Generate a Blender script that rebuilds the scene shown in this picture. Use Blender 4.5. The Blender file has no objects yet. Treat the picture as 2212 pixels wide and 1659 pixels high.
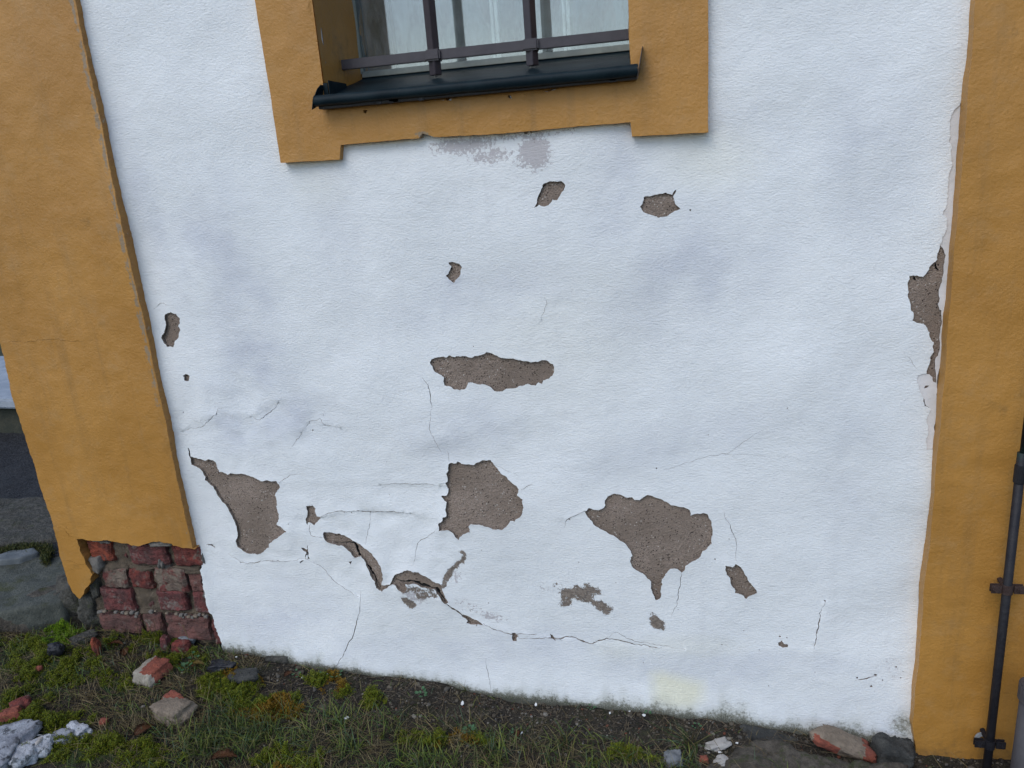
import bpy, bmesh, math, random
import numpy as np
from mathutils import Vector, Matrix, noise, geometry
random.seed(7)
rad = math.radians
sc = bpy.context.scene
C = sc.collection

# ---------------------------------------------------------------- camera
PITCH, ROLL, YAW = rad(16.5), rad(-4.46), rad(12)
CAM = np.array([0.0, -2.0, 1.5])
FP, PCX, PCY = 1661.0, 1106.0, 829.5          # calibration, in a 2212 x 1659 frame
fw = np.array([-math.sin(YAW)*math.cos(PITCH), math.cos(YAW)*math.cos(PITCH), -math.sin(PITCH)])
r0 = np.array([math.cos(YAW), math.sin(YAW), 0.0]); u0 = np.cross(r0, fw)
RT = r0*math.cos(ROLL) + u0*math.sin(ROLL); UP = -r0*math.sin(ROLL) + u0*math.cos(ROLL)
cd = bpy.data.cameras.new('camera'); cam = bpy.data.objects.new('camera', cd); C.objects.link(cam)
m = Matrix(((RT[0], UP[0], -fw[0], CAM[0]), (RT[1], UP[1], -fw[1], CAM[1]), (RT[2], UP[2], -fw[2], CAM[2]), (0, 0, 0, 1)))
cam.matrix_world = m
cd.sensor_width = 36; cd.lens = 36*FP/2212; cd.clip_start = 0.05; cd.clip_end = 500
sc.camera = cam

# ---------------------------------------------------------------- light
SUN_EL, SUN_AZ = rad(48), rad(205)            # soft light from high in front of the wall, a little from the left
w = bpy.data.worlds.new('World'); sc.world = w; w.use_nodes = True
nt = w.node_tree; bg = nt.nodes['Background']
sky = nt.nodes.new('ShaderNodeTexSky'); sky.sky_type = 'NISHITA'; sky.sun_disc = False
sky.sun_elevation = SUN_EL; sky.sun_rotation = SUN_AZ; sky.dust_density = 1.0; sky.air_density = 1.0; sky.ozone_density = 1.0
nt.links.new(sky.outputs[0], bg.inputs[0]); bg.inputs[1].default_value = 0.15
sd = bpy.data.lights.new('sun', 'SUN'); sd.energy = 0.95; sd.angle = rad(40); sd.color = (1.0, 0.985, 0.96)
sun = bpy.data.objects.new('sun', sd); C.objects.link(sun)
sdir = Vector((math.sin(SUN_AZ)*math.cos(SUN_EL), math.cos(SUN_AZ)*math.cos(SUN_EL), math.sin(SUN_EL)))
sun.rotation_euler = sdir.to_track_quat('Z', 'Y').to_euler()
sc.view_settings.view_transform = 'Standard'; sc.view_settings.look = 'None'
sc.view_settings.exposure = 0.30; sc.view_settings.gamma = 1
sc.view_settings.use_curve_mapping = False

# ---------------------------------------------------------------- placing helpers
def U(px, py, Y=0.0):
    "point of the vertical plane y = Y seen at a place of the photograph"
    r = fw + RT*((px-PCX)/FP) - UP*((py-PCY)/FP)
    t = (Y-CAM[1])/r[1]
    p = CAM + r*t
    return (p[0], p[2])
def UZ(px, py, Z):
    r = fw + RT*((px-PCX)/FP) - UP*((py-PCY)/FP)
    return CAM + r*((Z-CAM[2])/r[2])
def proj(x, y, z):
    dx, dy, dz = x-CAM[0], y-CAM[1], z-CAM[2]
    d = dx*fw[0]+dy*fw[1]+dz*fw[2]
    return (PCX+FP*(dx*RT[0]+dy*RT[1]+dz*RT[2])/d, PCY-FP*(dx*UP[0]+dy*UP[1]+dz*UP[2])/d)
S = 2212/4032
def ZM(x0, y0, s, pts, Y=0.0):
    return [U((x0+x/s)*S, (y0+y/s)*S, Y) for x, y in pts]
def DP(pts, Y=0.0): return [U(x, y, Y) for x, y in pts]
def fbm(p, o=3): return noise.fractal(p, 1.0, 2.0, o, noise_basis='PERLIN_ORIGINAL')
GX = [-60, -3.2, -2.6, -2.05, -1.80, -1.47, -1.15, -0.85, -0.51, 0.0, 0.45, 0.68, 1.6, 60]
GZ = [0.10, 0.08, 0.055, 0.04, 0.015, -0.02, -0.062, -0.095, -0.132, -0.165, -0.198, -0.215, -0.23, -0.3]
def gbase(x, y):
    z = float(np.interp(x, GX, GZ))
    return z - 0.02*min(max(-y, 0), 3)
def gz(x, y):
    z = gbase(x, y)
    if abs(x) < 5 and abs(y) < 5:
        z += 0.016*fbm(Vector((x*3, y*3, 5)), 3) + 0.005*fbm(Vector((x*16, y*16, 9)), 3)
    return z
def onG(px, py, lift=0):
    Z = -0.05
    for _ in range(8):
        p = UZ(px, py, Z); Z = gz(p[0], p[1]) + lift
    return np.array([p[0], p[1], Z])

# ---------------------------------------------------------------- object helpers
def link(name, me, mats, parent=None):
    o = bpy.data.objects.new(name, me); C.objects.link(o)
    for mm in (mats if isinstance(mats, (list, tuple)) else [mats]): me.materials.append(mm)
    if parent: o.parent = parent
    return o
def tag(o, label=None, cat=None, group=None, kind=None):
    if label: o['label'] = label
    if cat: o['category'] = cat
    if group: o['group'] = group
    if kind: o['kind'] = kind
    return o
def empty(name, loc, label, cat, group=None):
    o = bpy.data.objects.new(name, None); C.objects.link(o); o.location = loc; o.empty_display_size = 0.1
    return tag(o, label, cat, group)
def pymesh(name, v, f, smooth=True):
    me = bpy.data.meshes.new(name); me.from_pydata([tuple(map(float, q)) for q in v], [], [tuple(map(int, q)) for q in f])
    if smooth: me.polygons.foreach_set('use_smooth', [True]*len(me.polygons))
    me.update(); return me

# ---------------------------------------------------------------- materials
class N:
    def __init__(s, name):
        s.m = bpy.data.materials.new(name); s.m.use_nodes = True
        s.t = s.m.node_tree; s.b = s.t.nodes['Principled BSDF']
        s.co = s.t.nodes.new('ShaderNodeTexCoord').outputs['Object']
    def set(s, **k):
        for a, v in k.items(): s.b.inputs[a.replace('_', ' ')].default_value = v
    def L(s, a, b): s.t.links.new(a, b)
    def noise(s, scale, detail=4, rough=0.55, dist=0.0, vec=None, out=0):
        n = s.t.nodes.new('ShaderNodeTexNoise'); n.inputs['Scale'].default_value = scale; n.inputs['Detail'].default_value = detail
        n.inputs['Roughness'].default_value = rough; n.inputs['Distortion'].default_value = dist
        s.L(vec or s.co, n.inputs['Vector']); return n.outputs[out]
    def vor(s, scale, feat='F1', out=0, vec=None):
        n = s.t.nodes.new('ShaderNodeTexVoronoi'); n.inputs['Scale'].default_value = scale; n.feature = feat
        s.L(vec or s.co, n.inputs['Vector']); return n.outputs[out]
    def ramp(s, fac, a, b, ca=(0, 0, 0, 1), cb=(1, 1, 1, 1)):
        n = s.t.nodes.new('ShaderNodeMapRange'); n.inputs['From Min'].default_value = a; n.inputs['From Max'].default_value = b
        n.interpolation_type = 'SMOOTHSTEP'; s.L(fac, n.inputs['Value']); return n.outputs[0]
    def math(s, op, a, b=None):
        n = s.t.nodes.new('ShaderNodeMath'); n.operation = op
        for i, v in enumerate((a, b)):
            if v is None: continue
            if isinstance(v, (int, float)): n.inputs[i].default_value = v
            else: s.L(v, n.inputs[i])
        return n.outputs[0]
    def mix(s, fac, a, b):
        n = s.t.nodes.new('ShaderNodeMix'); n.data_type = 'RGBA'
        for i, v in ((0, fac), (6, a), (7, b)):
            if isinstance(v, (int, float)): n.inputs[i].default_value = v
            elif isinstance(v, tuple): n.inputs[i].default_value = (*v[:3], 1)
            else: s.L(v, n.inputs[i])
        return n.outputs[2]
    def attr(s, name, out='Fac'):
        n = s.t.nodes.new('ShaderNodeAttribute'); n.attribute_name = name; return n.outputs[out]
    def scaled(s, v):
        n = s.t.nodes.new('ShaderNodeMapping'); n.inputs['Scale'].default_value = v; s.L(s.co, n.inputs['Vector']); return n.outputs[0]
    def bump(s, h, dist=0.002, strength=1.0, normal=None):
        n = s.t.nodes.new('ShaderNodeBump'); n.inputs['Distance'].default_value = dist; n.inputs['Strength'].default_value = strength
        s.L(h, n.inputs['Height'])
        if normal is not None: s.L(normal, n.inputs['Normal'])
        s.L(n.outputs[0], s.b.inputs['Normal']); return n.outputs[0]
    def color(s, c): s.L(c, s.b.inputs['Base Color']) if not isinstance(c, tuple) else s.set(Base_Color=(*c, 1))

def mat_render():
    n = N('brown_lime_render'); n.set(Roughness=0.95)
    a = n.mix(n.ramp(n.noise(6, 5, .65), .35, .65), (.255, .200, .160), (.385, .308, .255))
    a = n.mix(n.ramp(n.noise(260, 3), .35, .7), a, (.235, .185, .145))
    # sand grains
    sp = n.vor(150); dark = n.math('MULTIPLY', n.ramp(sp, .34, .20), n.ramp(n.noise(60, 2), .50, .55))
    a = n.mix(dark, a, (.035, .022, .018))
    v2 = n.vor(120, vec=n.scaled((1.1, 1, .9))); lite = n.math('MULTIPLY', n.ramp(v2, .30, .16), n.ramp(n.noise(37, 2), .54, .60))
    a = n.mix(lite, a, (.52, .47, .42))
    n.color(a)
    h = n.math('ADD', n.noise(240, 4, .65), n.math('MULTIPLY', n.noise(60, 4, .7), 1.3))
    n.bump(h, .0045, 1.0); return n.m
def mat_white():
    n = N('white_wall_plaster'); n.set(Roughness=0.72)
    a = n.mix(n.ramp(n.noise(2.2, 4), .3, .7), (.76, .79, .80), (.83, .855, .86))
    a = n.mix(n.math('MULTIPLY', n.attr('stain_shade'), n.ramp(n.noise(7, 5), .25, .75)), a, (.47, .50, .585))
    a = n.mix(n.math('MULTIPLY', n.attr('yellow'), .60), a, (.84, .83, .66))
    a = n.mix(n.math('MULTIPLY', n.ramp(n.noise(30, 5, .7), .5, .8), .16), a, (.55, .55, .60))
    # scuffed paint: grey-mauve undercoat
    f = n.math('ADD', n.attr('scuff'), n.math('MULTIPLY', n.math('SUBTRACT', n.noise(110, 5, .75, .4), .5), 1.9))
    a = n.mix(n.math('MULTIPLY', n.ramp(f, .42, .60), .8), a, (.44, .41, .42))
    # paint worn to the brown render
    f = n.math('ADD', n.attr('wear'), n.math('MULTIPLY', n.math('SUBTRACT', n.noise(90, 6, .75, .8), .5), 1.7))
    wm = n.ramp(f, .50, .56)
    br = n.mix(n.ramp(n.noise(160, 3), .4, .65), (.24, .20, .165), (.145, .12, .10))
    a = n.mix(wm, a, br)
    stk = n.noise(6, 5, .65, .2, n.scaled((3.2, 1, .22)))
    a = n.mix(n.math('MULTIPLY', n.ramp(stk, .52, .78), .12), a, (.50, .52, .55))
    # splash dirt and algae above the ground
    al = n.attr('algae')
    f0 = n.math('ADD', al, n.math('MULTIPLY', n.math('SUBTRACT', n.noise(26, 6, .7), .5), .7))
    a = n.mix(n.math('MULTIPLY', n.ramp(f0, .12, .75), .45), a, (.36, .37, .30))
    f = n.math('ADD', al, n.math('MULTIPLY', n.math('SUBTRACT', n.noise(85, 6, .75), .5), 1.6))
    a = n.mix(n.math('MULTIPLY', n.ramp(f, .45, .95), .86), a, (.115, .115, .075))
    f2 = n.math('ADD', al, n.math('MULTIPLY', n.math('SUBTRACT', n.noise(330, 3, .6), .5), 1.8))
    a = n.mix(n.math('MULTIPLY', n.ramp(f2, .85, 1.1), .75), a, (.05, .05, .035))
    n.color(a)
    st = n.scaled((1, 1, 1.9))
    h = n.math('ADD', n.math('MULTIPLY', n.noise(120, 4, .6, .3, st), 1.15), n.math('MULTIPLY', n.noise(34, 3, .5), .7))
    h = n.math('SUBTRACT', h, n.math('MULTIPLY', wm, .35))
    n.bump(h, .0032, .62); return n.m
def mat_ochre():
    n = N('ochre_wall_paint'); n.set(Roughness=0.5); n.b.inputs['Specular IOR Level'].default_value = .5
    a = n.mix(n.ramp(n.noise(3, 5), .3, .7), (.395, .188, .034), (.475, .235, .050))
    a = n.mix(n.math('MULTIPLY', n.ramp(n.noise(16, 5, .7), .48, .75), .35), a, (.42, .25, .10))
    a = n.mix(n.math('MULTIPLY', n.ramp(n.noise(11, 5, .7), .60, .80), .5), a, (.20, .115, .035))
    a = n.mix(n.math('MULTIPLY', n.ramp(n.noise(5, 5, .65, .2, n.scaled((3.5, 1, .25))), .48, .72), .35), a, (.25, .14, .045))
    # bare weathered render
    f = n.math('ADD', n.attr('wear'), n.math('MULTIPLY', n.math('SUBTRACT', n.noise(70, 5, .7, .5, n.scaled((1.6, 1, .55))), .5), 1.5))
    a = n.mix(n.math('MULTIPLY', n.ramp(f, .48, .66), .85), a, (.26, .205, .14))
    f = n.math('ADD', n.attr('dirt_dark'), n.math('MULTIPLY', n.math('SUBTRACT', n.noise(50, 6, .7), .5), 1.2))
    a = n.mix(n.math('MULTIPLY', n.ramp(f, .3, 1.0), .75), a, (.07, .05, .03))
    n.color(a)
    h = n.math('ADD', n.math('MULTIPLY', n.noise(130, 4, .6, .2), 1.0), n.math('MULTIPLY', n.noise(38, 4, .55, .2), .9))
    n.bump(h, .0030, .55); return n.m
def mat_simple(name, c1, c2, scale=12, rough=.9, bs=60, bd=.003, c3=None, th=(.6, .75), s3=25, metallic=0, spec=.5):
    n = N(name); n.set(Roughness=rough, Metallic=metallic); n.b.inputs['Specular IOR Level'].default_value = spec
    a = n.mix(n.ramp(n.noise(scale, 5, .65), .35, .65), c1, c2)
    if c3: a = n.mix(n.ramp(n.noise(s3, 5, .7, .3), *th), a, c3)
    n.color(a)
    n.bump(n.noise(bs, 5, .65), bd, .9); return n.m
M = {}
M['render'] = mat_render(); M['white'] = mat_white(); M['ochre'] = mat_ochre()
M['coat'] = mat_simple('old_grey_white_coat', (.62, .62, .62), (.72, .72, .73), 14, .85, 90, .0015, (.33, .29, .26), (.68, .74))
M['worn_ochre'] = mat_simple('worn_ochre_edge', (.37, .180, .040), (.31, .145, .036), 30, .7, 90, .003, (.34, .27, .18), (.60, .72), 45)
M['brick_red'] = mat_simple('brick_red', (.21, .046, .034), (.095, .028, .024), 34, .95, 90, .012, (.19, .145, .115), (.52, .66), 24)
M['brick_orange'] = mat_simple('brick_orange', (.28, .062, .030), (.12, .034, .024), 28, .95, 90, .010, (.07, .035, .028), (.56, .68), 24)
M['brick_purple'] = mat_simple('brick_purple', (.175, .050, .046), (.085, .036, .034), 34, .95, 90, .012, (.19, .155, .135), (.52, .66), 24)
M['brick_grey'] = mat_simple('brick_weathered', (.11, .075, .060), (.19, .15, .115), 22, .96, 80, .011, (.15, .045, .038), (.50, .60), 14)
M['brick_dusty'] = mat_simple('brick_dusty', (.17, .075, .062), (.10, .052, .045), 22, .96, 80, .011, (.19, .16, .135), (.55, .70), 18)
M['mortar'] = mat_simple('earthy_mortar', (.13, .10, .068), (.09, .07, .05), 14, .97, 70, .010, (.21, .17, .125), (.6, .75), 30)
M['mortar_grey'] = mat_simple('grey_mortar', (.20, .185, .165), (.14, .13, .115), 12, .95, 60, .006, (.30, .28, .26), (.6, .75), 20)
M['iron'] = mat_simple('dark_painted_iron', (.040, .034, .042), (.052, .044, .052), 30, .42, 120, .0006, (.06, .045, .04), (.7, .8), 60)
M['sill'] = mat_simple('dark_green_sheet_metal', (.005, .012, .017), (.010, .021, .027), 14, .5, 40, .001, (.045, .055, .058), (.62, .85), 60, 0, .12)
M['frame'] = mat_simple('dark_green_window_paint', (.015, .028, .030), (.025, .04, .04), 20, .4, 60, .0006)
M['bead'] = mat_simple('grey_glazing_bead', (.20, .23, .21), (.26, .29, .26), 20, .5, 60, .0006)
M['flange'] = mat_simple('brown_sheet_edge', (.035, .025, .02), (.055, .04, .03), 30, .5, 60, .001)
M['pipe'] = mat_simple('black_painted_pipe', (.010, .010, .014), (.018, .017, .020), 20, .55, 60, .002, (.014, .028, .026), (.55, .7), 9, 0, .3)
M['pipe_grey'] = mat_simple('grey_pipe', (.055, .052, .058), (.075, .07, .075), 12, .6, 60, .002)
M['rust'] = mat_simple('rusty_clamp', (.035, .018, .015), (.05, .03, .025), 30, .7, 80, .003)
M['zinc'] = mat_simple('zinc_washer', (.33, .35, .37), (.25, .27, .29), 40, .5, 80, .001)
M['asphalt'] = mat_simple('asphalt', (.013, .014, .017), (.034, .035, .040), 45, .9, 80, .03, (.11, .11, .11), (.64, .70), 130)
M['slab'] = mat_simple('kerb_stone', (.058, .064, .054), (.098, .104, .088), 24, .95, 110, .010, (.055, .060, .026), (.52, .70), 9)
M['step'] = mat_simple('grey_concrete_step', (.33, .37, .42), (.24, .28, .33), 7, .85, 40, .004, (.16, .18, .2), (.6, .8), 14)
M['riser'] = mat_simple('shaded_step_riser', (.03, .035, .025), (.05, .05, .035), 12, .95, 40, .006)  # shade below the overhanging tread is put into the riser colour
M['bluestone'] = mat_simple('bluish_stone', (.10, .115, .125), (.15, .165, .172), 20, .85, 50, .006, (.07, .08, .05), (.6, .75), 12)
M['lump'] = mat_simple('rough_concrete', (.048, .046, .038), (.105, .10, .085), 40, .97, 80, .022, (.045, .050, .022), (.54, .68), 14)
M['darkrock'] = mat_simple('dark_rock', (.030, .031, .029), (.062, .062, .056), 22, .9, 60, .014, (.10, .095, .08), (.62, .76), 35)
M['mossrock'] = mat_simple('brown_mossy_stone', (.050, .042, .032), (.105, .09, .072), 40, .95, 90, .012, (.042, .048, .018), (.50, .66), 22)
M['marble'] = mat_simple('grey_white_stone', (.34, .36, .39), (.50, .52, .55), 26, .75, 45, .012, (.10, .11, .115), (.54, .62), 30)
M['marble_grey'] = mat_simple('crazed_grey_stone', (.19, .20, .23), (.34, .36, .39), 22, .75, 30, .012, (.07, .075, .085), (.52, .62), 34)
M['tan'] = mat_simple('tan_mortar_lump', (.17, .135, .10), (.25, .20, .15), 26, .95, 90, .009, (.10, .085, .06), (.54, .70), 22)
M['fired'] = mat_simple('fresh_broken_brick', (.20, .058, .038), (.30, .085, .05), 40, .95, 110, .008, (.12, .045, .03), (.54, .70), 35)
M['fired_coat'] = mat_simple('pale_mortar_on_brick', (.27, .24, .19), (.38, .34, .28), 30, .95, 100, .008, (.15, .13, .10), (.55, .70), 30)
M['flake'] = mat_simple('white_paint_flake', (.72, .73, .72), (.60, .60, .58), 30, .7, 60, .001)
M['palechip'] = mat_simple('pale_plaster_chip', (.33, .31, .29), (.42, .40, .37), 20, .9, 60, .003)
M['bluegrey'] = mat_simple('grey_stone_chip', (.14, .15, .16), (.19, .20, .21), 20, .85, 60, .004)
M['blackbit'] = mat_simple('black_wet_lump', (.006, .007, .011), (.010, .011, .016), 30, .5, 40, .006)
M['leaf_brown'] = mat_simple('dead_leaf_brown', (.10, .035, .012), (.15, .06, .02), 30, .7, 60, .002)
M['leaf_yellow'] = mat_simple('dead_leaf_yellow', (.22, .15, .035), (.17, .12, .03), 30, .7, 60, .002)
M['weed'] = mat_simple('weed_leaf_green', (.035, .10, .035), (.05, .13, .05), 30, .6, 60, .001)
M['curtain'] = mat_simple('white_net_curtain', (.42, .41, .42), (.26, .255, .27), 4, .9, 300, .0008)
M['inner'] = mat_simple('inner_white_frame', (.72, .73, .74), (.78, .79, .80), 10, .5, 60, .0004)
M['dark'] = mat_simple('dark_room', (.030, .024, .022), (.04, .03, .03), 4, .9, 10, .001)
def mat_soil():
    n = N('ground_soil'); n.set(Roughness=.97)
    a = n.mix(n.ramp(n.noise(12, 6, .7), .35, .65), (.014, .011, .007), (.050, .040, .026))
    a = n.mix(n.ramp(n.noise(90, 5, .7), .5, .7), a, (.085, .070, .048))
    a = n.mix(n.math('MULTIPLY', n.ramp(n.noise(9, 5, .7), .50, .62), .6), a, (.040, .045, .012))
    f = n.math('ADD', n.attr('moss'), n.math('MULTIPLY', n.math('SUBTRACT', n.noise(22, 5, .7), .5), 1.0))
    a = n.mix(n.ramp(f, .35, .7), a, n.mix(n.ramp(n.noise(50, 4), .4, .6), (.028, .042, .008), (.05, .075, .012)))
    v = n.vor(120); pb = n.math('MULTIPLY', n.ramp(v, .28, .16), n.ramp(n.noise(18, 2), .56, .64))
    a = n.mix(pb, a, (.13, .12, .10)); n.color(a)
    h = n.math('ADD', n.noise(60, 6, .75), n.math('MULTIPLY', n.ramp(v, .5, .0), .35))
    n.bump(h, .022, 1.0); return n.m
M['soil'] = mat_soil()
def mat_leafcol(name, spec=.3):
    n = N(name); n.set(Roughness=.6); n.b.inputs['Specular IOR Level'].default_value = spec
    n.color(n.attr('col', 'Color')); return n.m
M['grass'] = mat_leafcol('grass_blade'); M['mossleaf'] = mat_leafcol('moss_leaf', .2)
def mat_glass():
    n = N('window_glass'); t = n.t
    gl = t.nodes.new('ShaderNodeBsdfGlossy'); gl.inputs['Roughness'].default_value = .03; gl.inputs['Color'].default_value = (.90, .90, .88, 1)
    tr = t.nodes.new('ShaderNodeBsdfTransparent'); tr.inputs['Color'].default_value = (.90, .95, .94, 1)
    mx = t.nodes.new('ShaderNodeMixShader'); mx.inputs[0].default_value = .15
    n.L(tr.outputs[0], mx.inputs[1]); n.L(gl.outputs[0], mx.inputs[2])
    df = t.nodes.new('ShaderNodeBsdfDiffuse'); df.inputs['Color'].default_value = (.55, .55, .54, 1)
    m2 = t.nodes.new('ShaderNodeMixShader'); n.L(n.math('MULTIPLY', n.ramp(n.noise(14, 6, .7, .3, n.scaled((2, 1, .6))), .35, .75), .16), m2.inputs[0])
    n.L(mx.outputs[0], m2.inputs[1]); n.L(df.outputs[0], m2.inputs[2])
    n.L(m2.outputs[0], t.nodes['Material Output'].inputs['Surface']); return n.m
M['glass'] = mat_glass()

# ---------------------------------------------------------------- wall plates with real holes
def roughen(poly, seg=.006, amp=.16, rng=random, closed=True, cap=.0045):
    out = []; n = len(poly)
    def sub(a, b, d):
        L = math.hypot(b[0]-a[0], b[1]-a[1])
        if L < seg or d > 6: return [a]
        k = min(amp*L, cap)*rng.uniform(-1, 1)*.6
        mx = ((a[0]+b[0])/2 - (b[1]-a[1])/L*k, (a[1]+b[1])/2 + (b[0]-a[0])/L*k)
        return sub(a, mx, d+1) + sub(mx, b, d+1)
    for i in range(n if closed else n-1): out += sub(poly[i], poly[(i+1) % n], 0)
    if not closed: out.append(poly[-1])
    return out
def inside(P, poly):
    P = np.asarray(P); q = np.asarray(poly); res = np.zeros(len(P), bool)
    lo, hi = q.min(0), q.max(0)
    idx = np.where((P[:, 0] >= lo[0]) & (P[:, 0] <= hi[0]) & (P[:, 1] >= lo[1]) & (P[:, 1] <= hi[1]))[0]
    if not len(idx): return res
    x, y = P[idx, 0], P[idx, 1]; c = np.zeros(len(idx), bool); j = len(q)-1
    for i in range(len(q)):
        xi, yi = q[i]; xj, yj = q[j]
        if yi != yj:
            cond = ((yi > y) != (yj > y)) & (x < (xj-xi)*(y-yi)/(yj-yi)+xi); c ^= cond
        j = i
    res[idx] = c; return res
def segdist(P, poly, closed=True, reach=.12):
    P = np.asarray(P, float); q = np.asarray(poly, float); d = np.full(len(P), 9.0)
    lo, hi = q.min(0)-reach, q.max(0)+reach
    idx = np.where((P[:, 0] >= lo[0]) & (P[:, 0] <= hi[0]) & (P[:, 1] >= lo[1]) & (P[:, 1] <= hi[1]))[0]
    if not len(idx): return d
    X = P[idx]; dd = np.full(len(idx), 9.0)
    for i in range(len(q) if closed else len(q)-1):
        a = q[i]; b = q[(i+1) % len(q)]; ab = b-a; l = max(ab@ab, 1e-12)
        t = np.clip(((X-a)@ab)/l, 0, 1)[:, None]
        dd = np.minimum(dd, np.hypot(*((X-(a+t*ab)).T)))
    d[idx] = dd; return d
def sliver(line, wmm, seg=.012, amp=.25):
    l = roughen(line, seg, amp, closed=False); n = len(l); L = []; R = []
    for i, p in enumerate(l):
        a = l[max(i-1, 0)]; b = l[min(i+1, n-1)]; dx, dy = b[0]-a[0], b[1]-a[1]; k = math.hypot(dx, dy) or 1
        t = i/(n-1); wd = wmm*.0005*(.25+1.1*math.sin(math.pi*min(max(t, .04), .96)))*random.uniform(.5, 1.3)
        L.append((p[0]-dy/k*wd, p[1]+dx/k*wd)); R.append((p[0]+dy/k*wd, p[1]-dx/k*wd))
    return L + R[::-1]
def plate(name, outer, holes, grid, yfun, yback, mats, parent, attrs=None, rim_mat=1, dense=()):
    "sheet in the x-z plane, real edges: outer and hole outlines get side walls back to yback"
    o = np.array(outer); lo, hi = o.min(0), o.max(0)
    gx = np.arange(lo[0]+grid*.5, hi[0], grid); gyy = np.arange(lo[1]+grid*.5, hi[1], grid)
    P = np.array(np.meshgrid(gx, gyy)).reshape(2, -1).T
    P = P + (np.random.RandomState(3).rand(*P.shape)-.5)*grid*.45
    for q in dense:
        q = np.array(q); l_, h_ = q.min(0)-.012, q.max(0)+.012; st = grid*.34
        P = P[~((P[:, 0] > l_[0]) & (P[:, 0] < h_[0]) & (P[:, 1] > l_[1]) & (P[:, 1] < h_[1]))]
        E_ = np.array(np.meshgrid(np.arange(l_[0], h_[0], st), np.arange(l_[1], h_[1], st))).reshape(2, -1).T
        P = np.vstack([P, E_+(np.random.RandomState(5).rand(*E_.shape)-.5)*st*.3])
    P = P[inside(P, outer) & (segdist(P, outer) > grid*.3)]
    for h in holes:
        if len(P): P = P[~inside(P, h)]
        P = P[segdist(P, h, reach=grid) > grid*.28]
    verts = [tuple(p) for p in P]; edges = []
    for ring in [outer]+holes:
        b = len(verts); verts += [tuple(p) for p in ring]; edges += [(b+i, b+(i+1) % len(ring)) for i in range(len(ring))]
    vo, eo, fo, *_ = geometry.delaunay_2d_cdt([Vector((float(a), float(b))) for a, b in verts], edges, [], 0, 1e-6, False)
    V = np.array([(v.x, v.y) for v in vo]); F = np.array([f for f in fo if len(f) == 3])
    cen = V[F].mean(1); keep = inside(cen, outer)
    for h in holes: keep &= ~inside(cen, h)
    F = F[keep]
    used = np.unique(F); rm = -np.ones(len(V), int); rm[used] = np.arange(len(used)); V = V[used]; F = rm[F]
    # orient towards -y
    a, b, c = V[F[:, 0]], V[F[:, 1]], V[F[:, 2]]
    cr = (b[:, 0]-a[:, 0])*(c[:, 1]-a[:, 1])-(b[:, 1]-a[:, 1])*(c[:, 0]-a[:, 0])
    F[cr < 0] = F[cr < 0][:, ::-1]
    Y = yfun(V); n = len(V); YBk = yback(V) if callable(yback) else np.full(len(V), yback)
    ed = {}
    for f in F:
        for i in range(3):
            e = (int(f[i]), int(f[(i+1) % 3])); k = (min(e), max(e))
            ed[k] = None if k in ed else e
    bd = [e for e in ed.values() if e]
    verts3 = [(V[i, 0], Y[i], V[i, 1]) for i in range(n)]; faces = [tuple(f) for f in F]; nf = len(faces)
    fr, bk = {}, {}
    for e in bd:
        for i in e:
            if i not in fr:
                fr[i] = len(verts3); verts3.append((V[i, 0], Y[i], V[i, 1])); bk[i] = len(verts3); verts3.append((V[i, 0], YBk[i], V[i, 1]))
    for i, j in bd: faces.append((fr[j], fr[i], bk[i], bk[j]))
    me = pymesh(name, verts3, faces, False)
    me.polygons.foreach_set('use_smooth', [True]*nf+[False]*(len(faces)-nf))
    me.polygons.foreach_set('material_index', [0]*nf+[rim_mat]*(len(faces)-nf))
    ob = link(name, me, mats, parent)
    AV = np.array([(v[0], v[2]) for v in verts3])
    for k, fn in (attrs or {}).items():
        at = me.attributes.new(k, 'FLOAT', 'POINT'); at.data.foreach_set('value', fn(AV).astype(np.float32))
    return ob
def polyf(V, poly, soft=.006, k=1.0):
    d = segdist(V, poly, reach=.05); d = np.where(inside(V, poly), -d, d)
    return np.clip(.5-d/soft*.5, 0, 1)*k
def blob(V, cx, cy, rx, ry, ang=0, soft=1.0):
    "soft ellipse given in photograph pixels, laid on the wall"
    x0, z0 = U(cx, cy); k = 1.27e-3
    dx, dz = V[:, 0]-x0, V[:, 1]-z0; c, s = math.cos(rad(ang)), math.sin(rad(ang))
    a = (dx*c+dz*s)/(rx*k); b = (-dx*s+dz*c)/(ry*k)
    return np.clip(1.35-np.hypot(a, b), 0, 1)*soft

house = empty('house', (0, 0, 0), 'white rendered house wall with ochre pilasters and a barred window, render flaking off', 'house')

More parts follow.
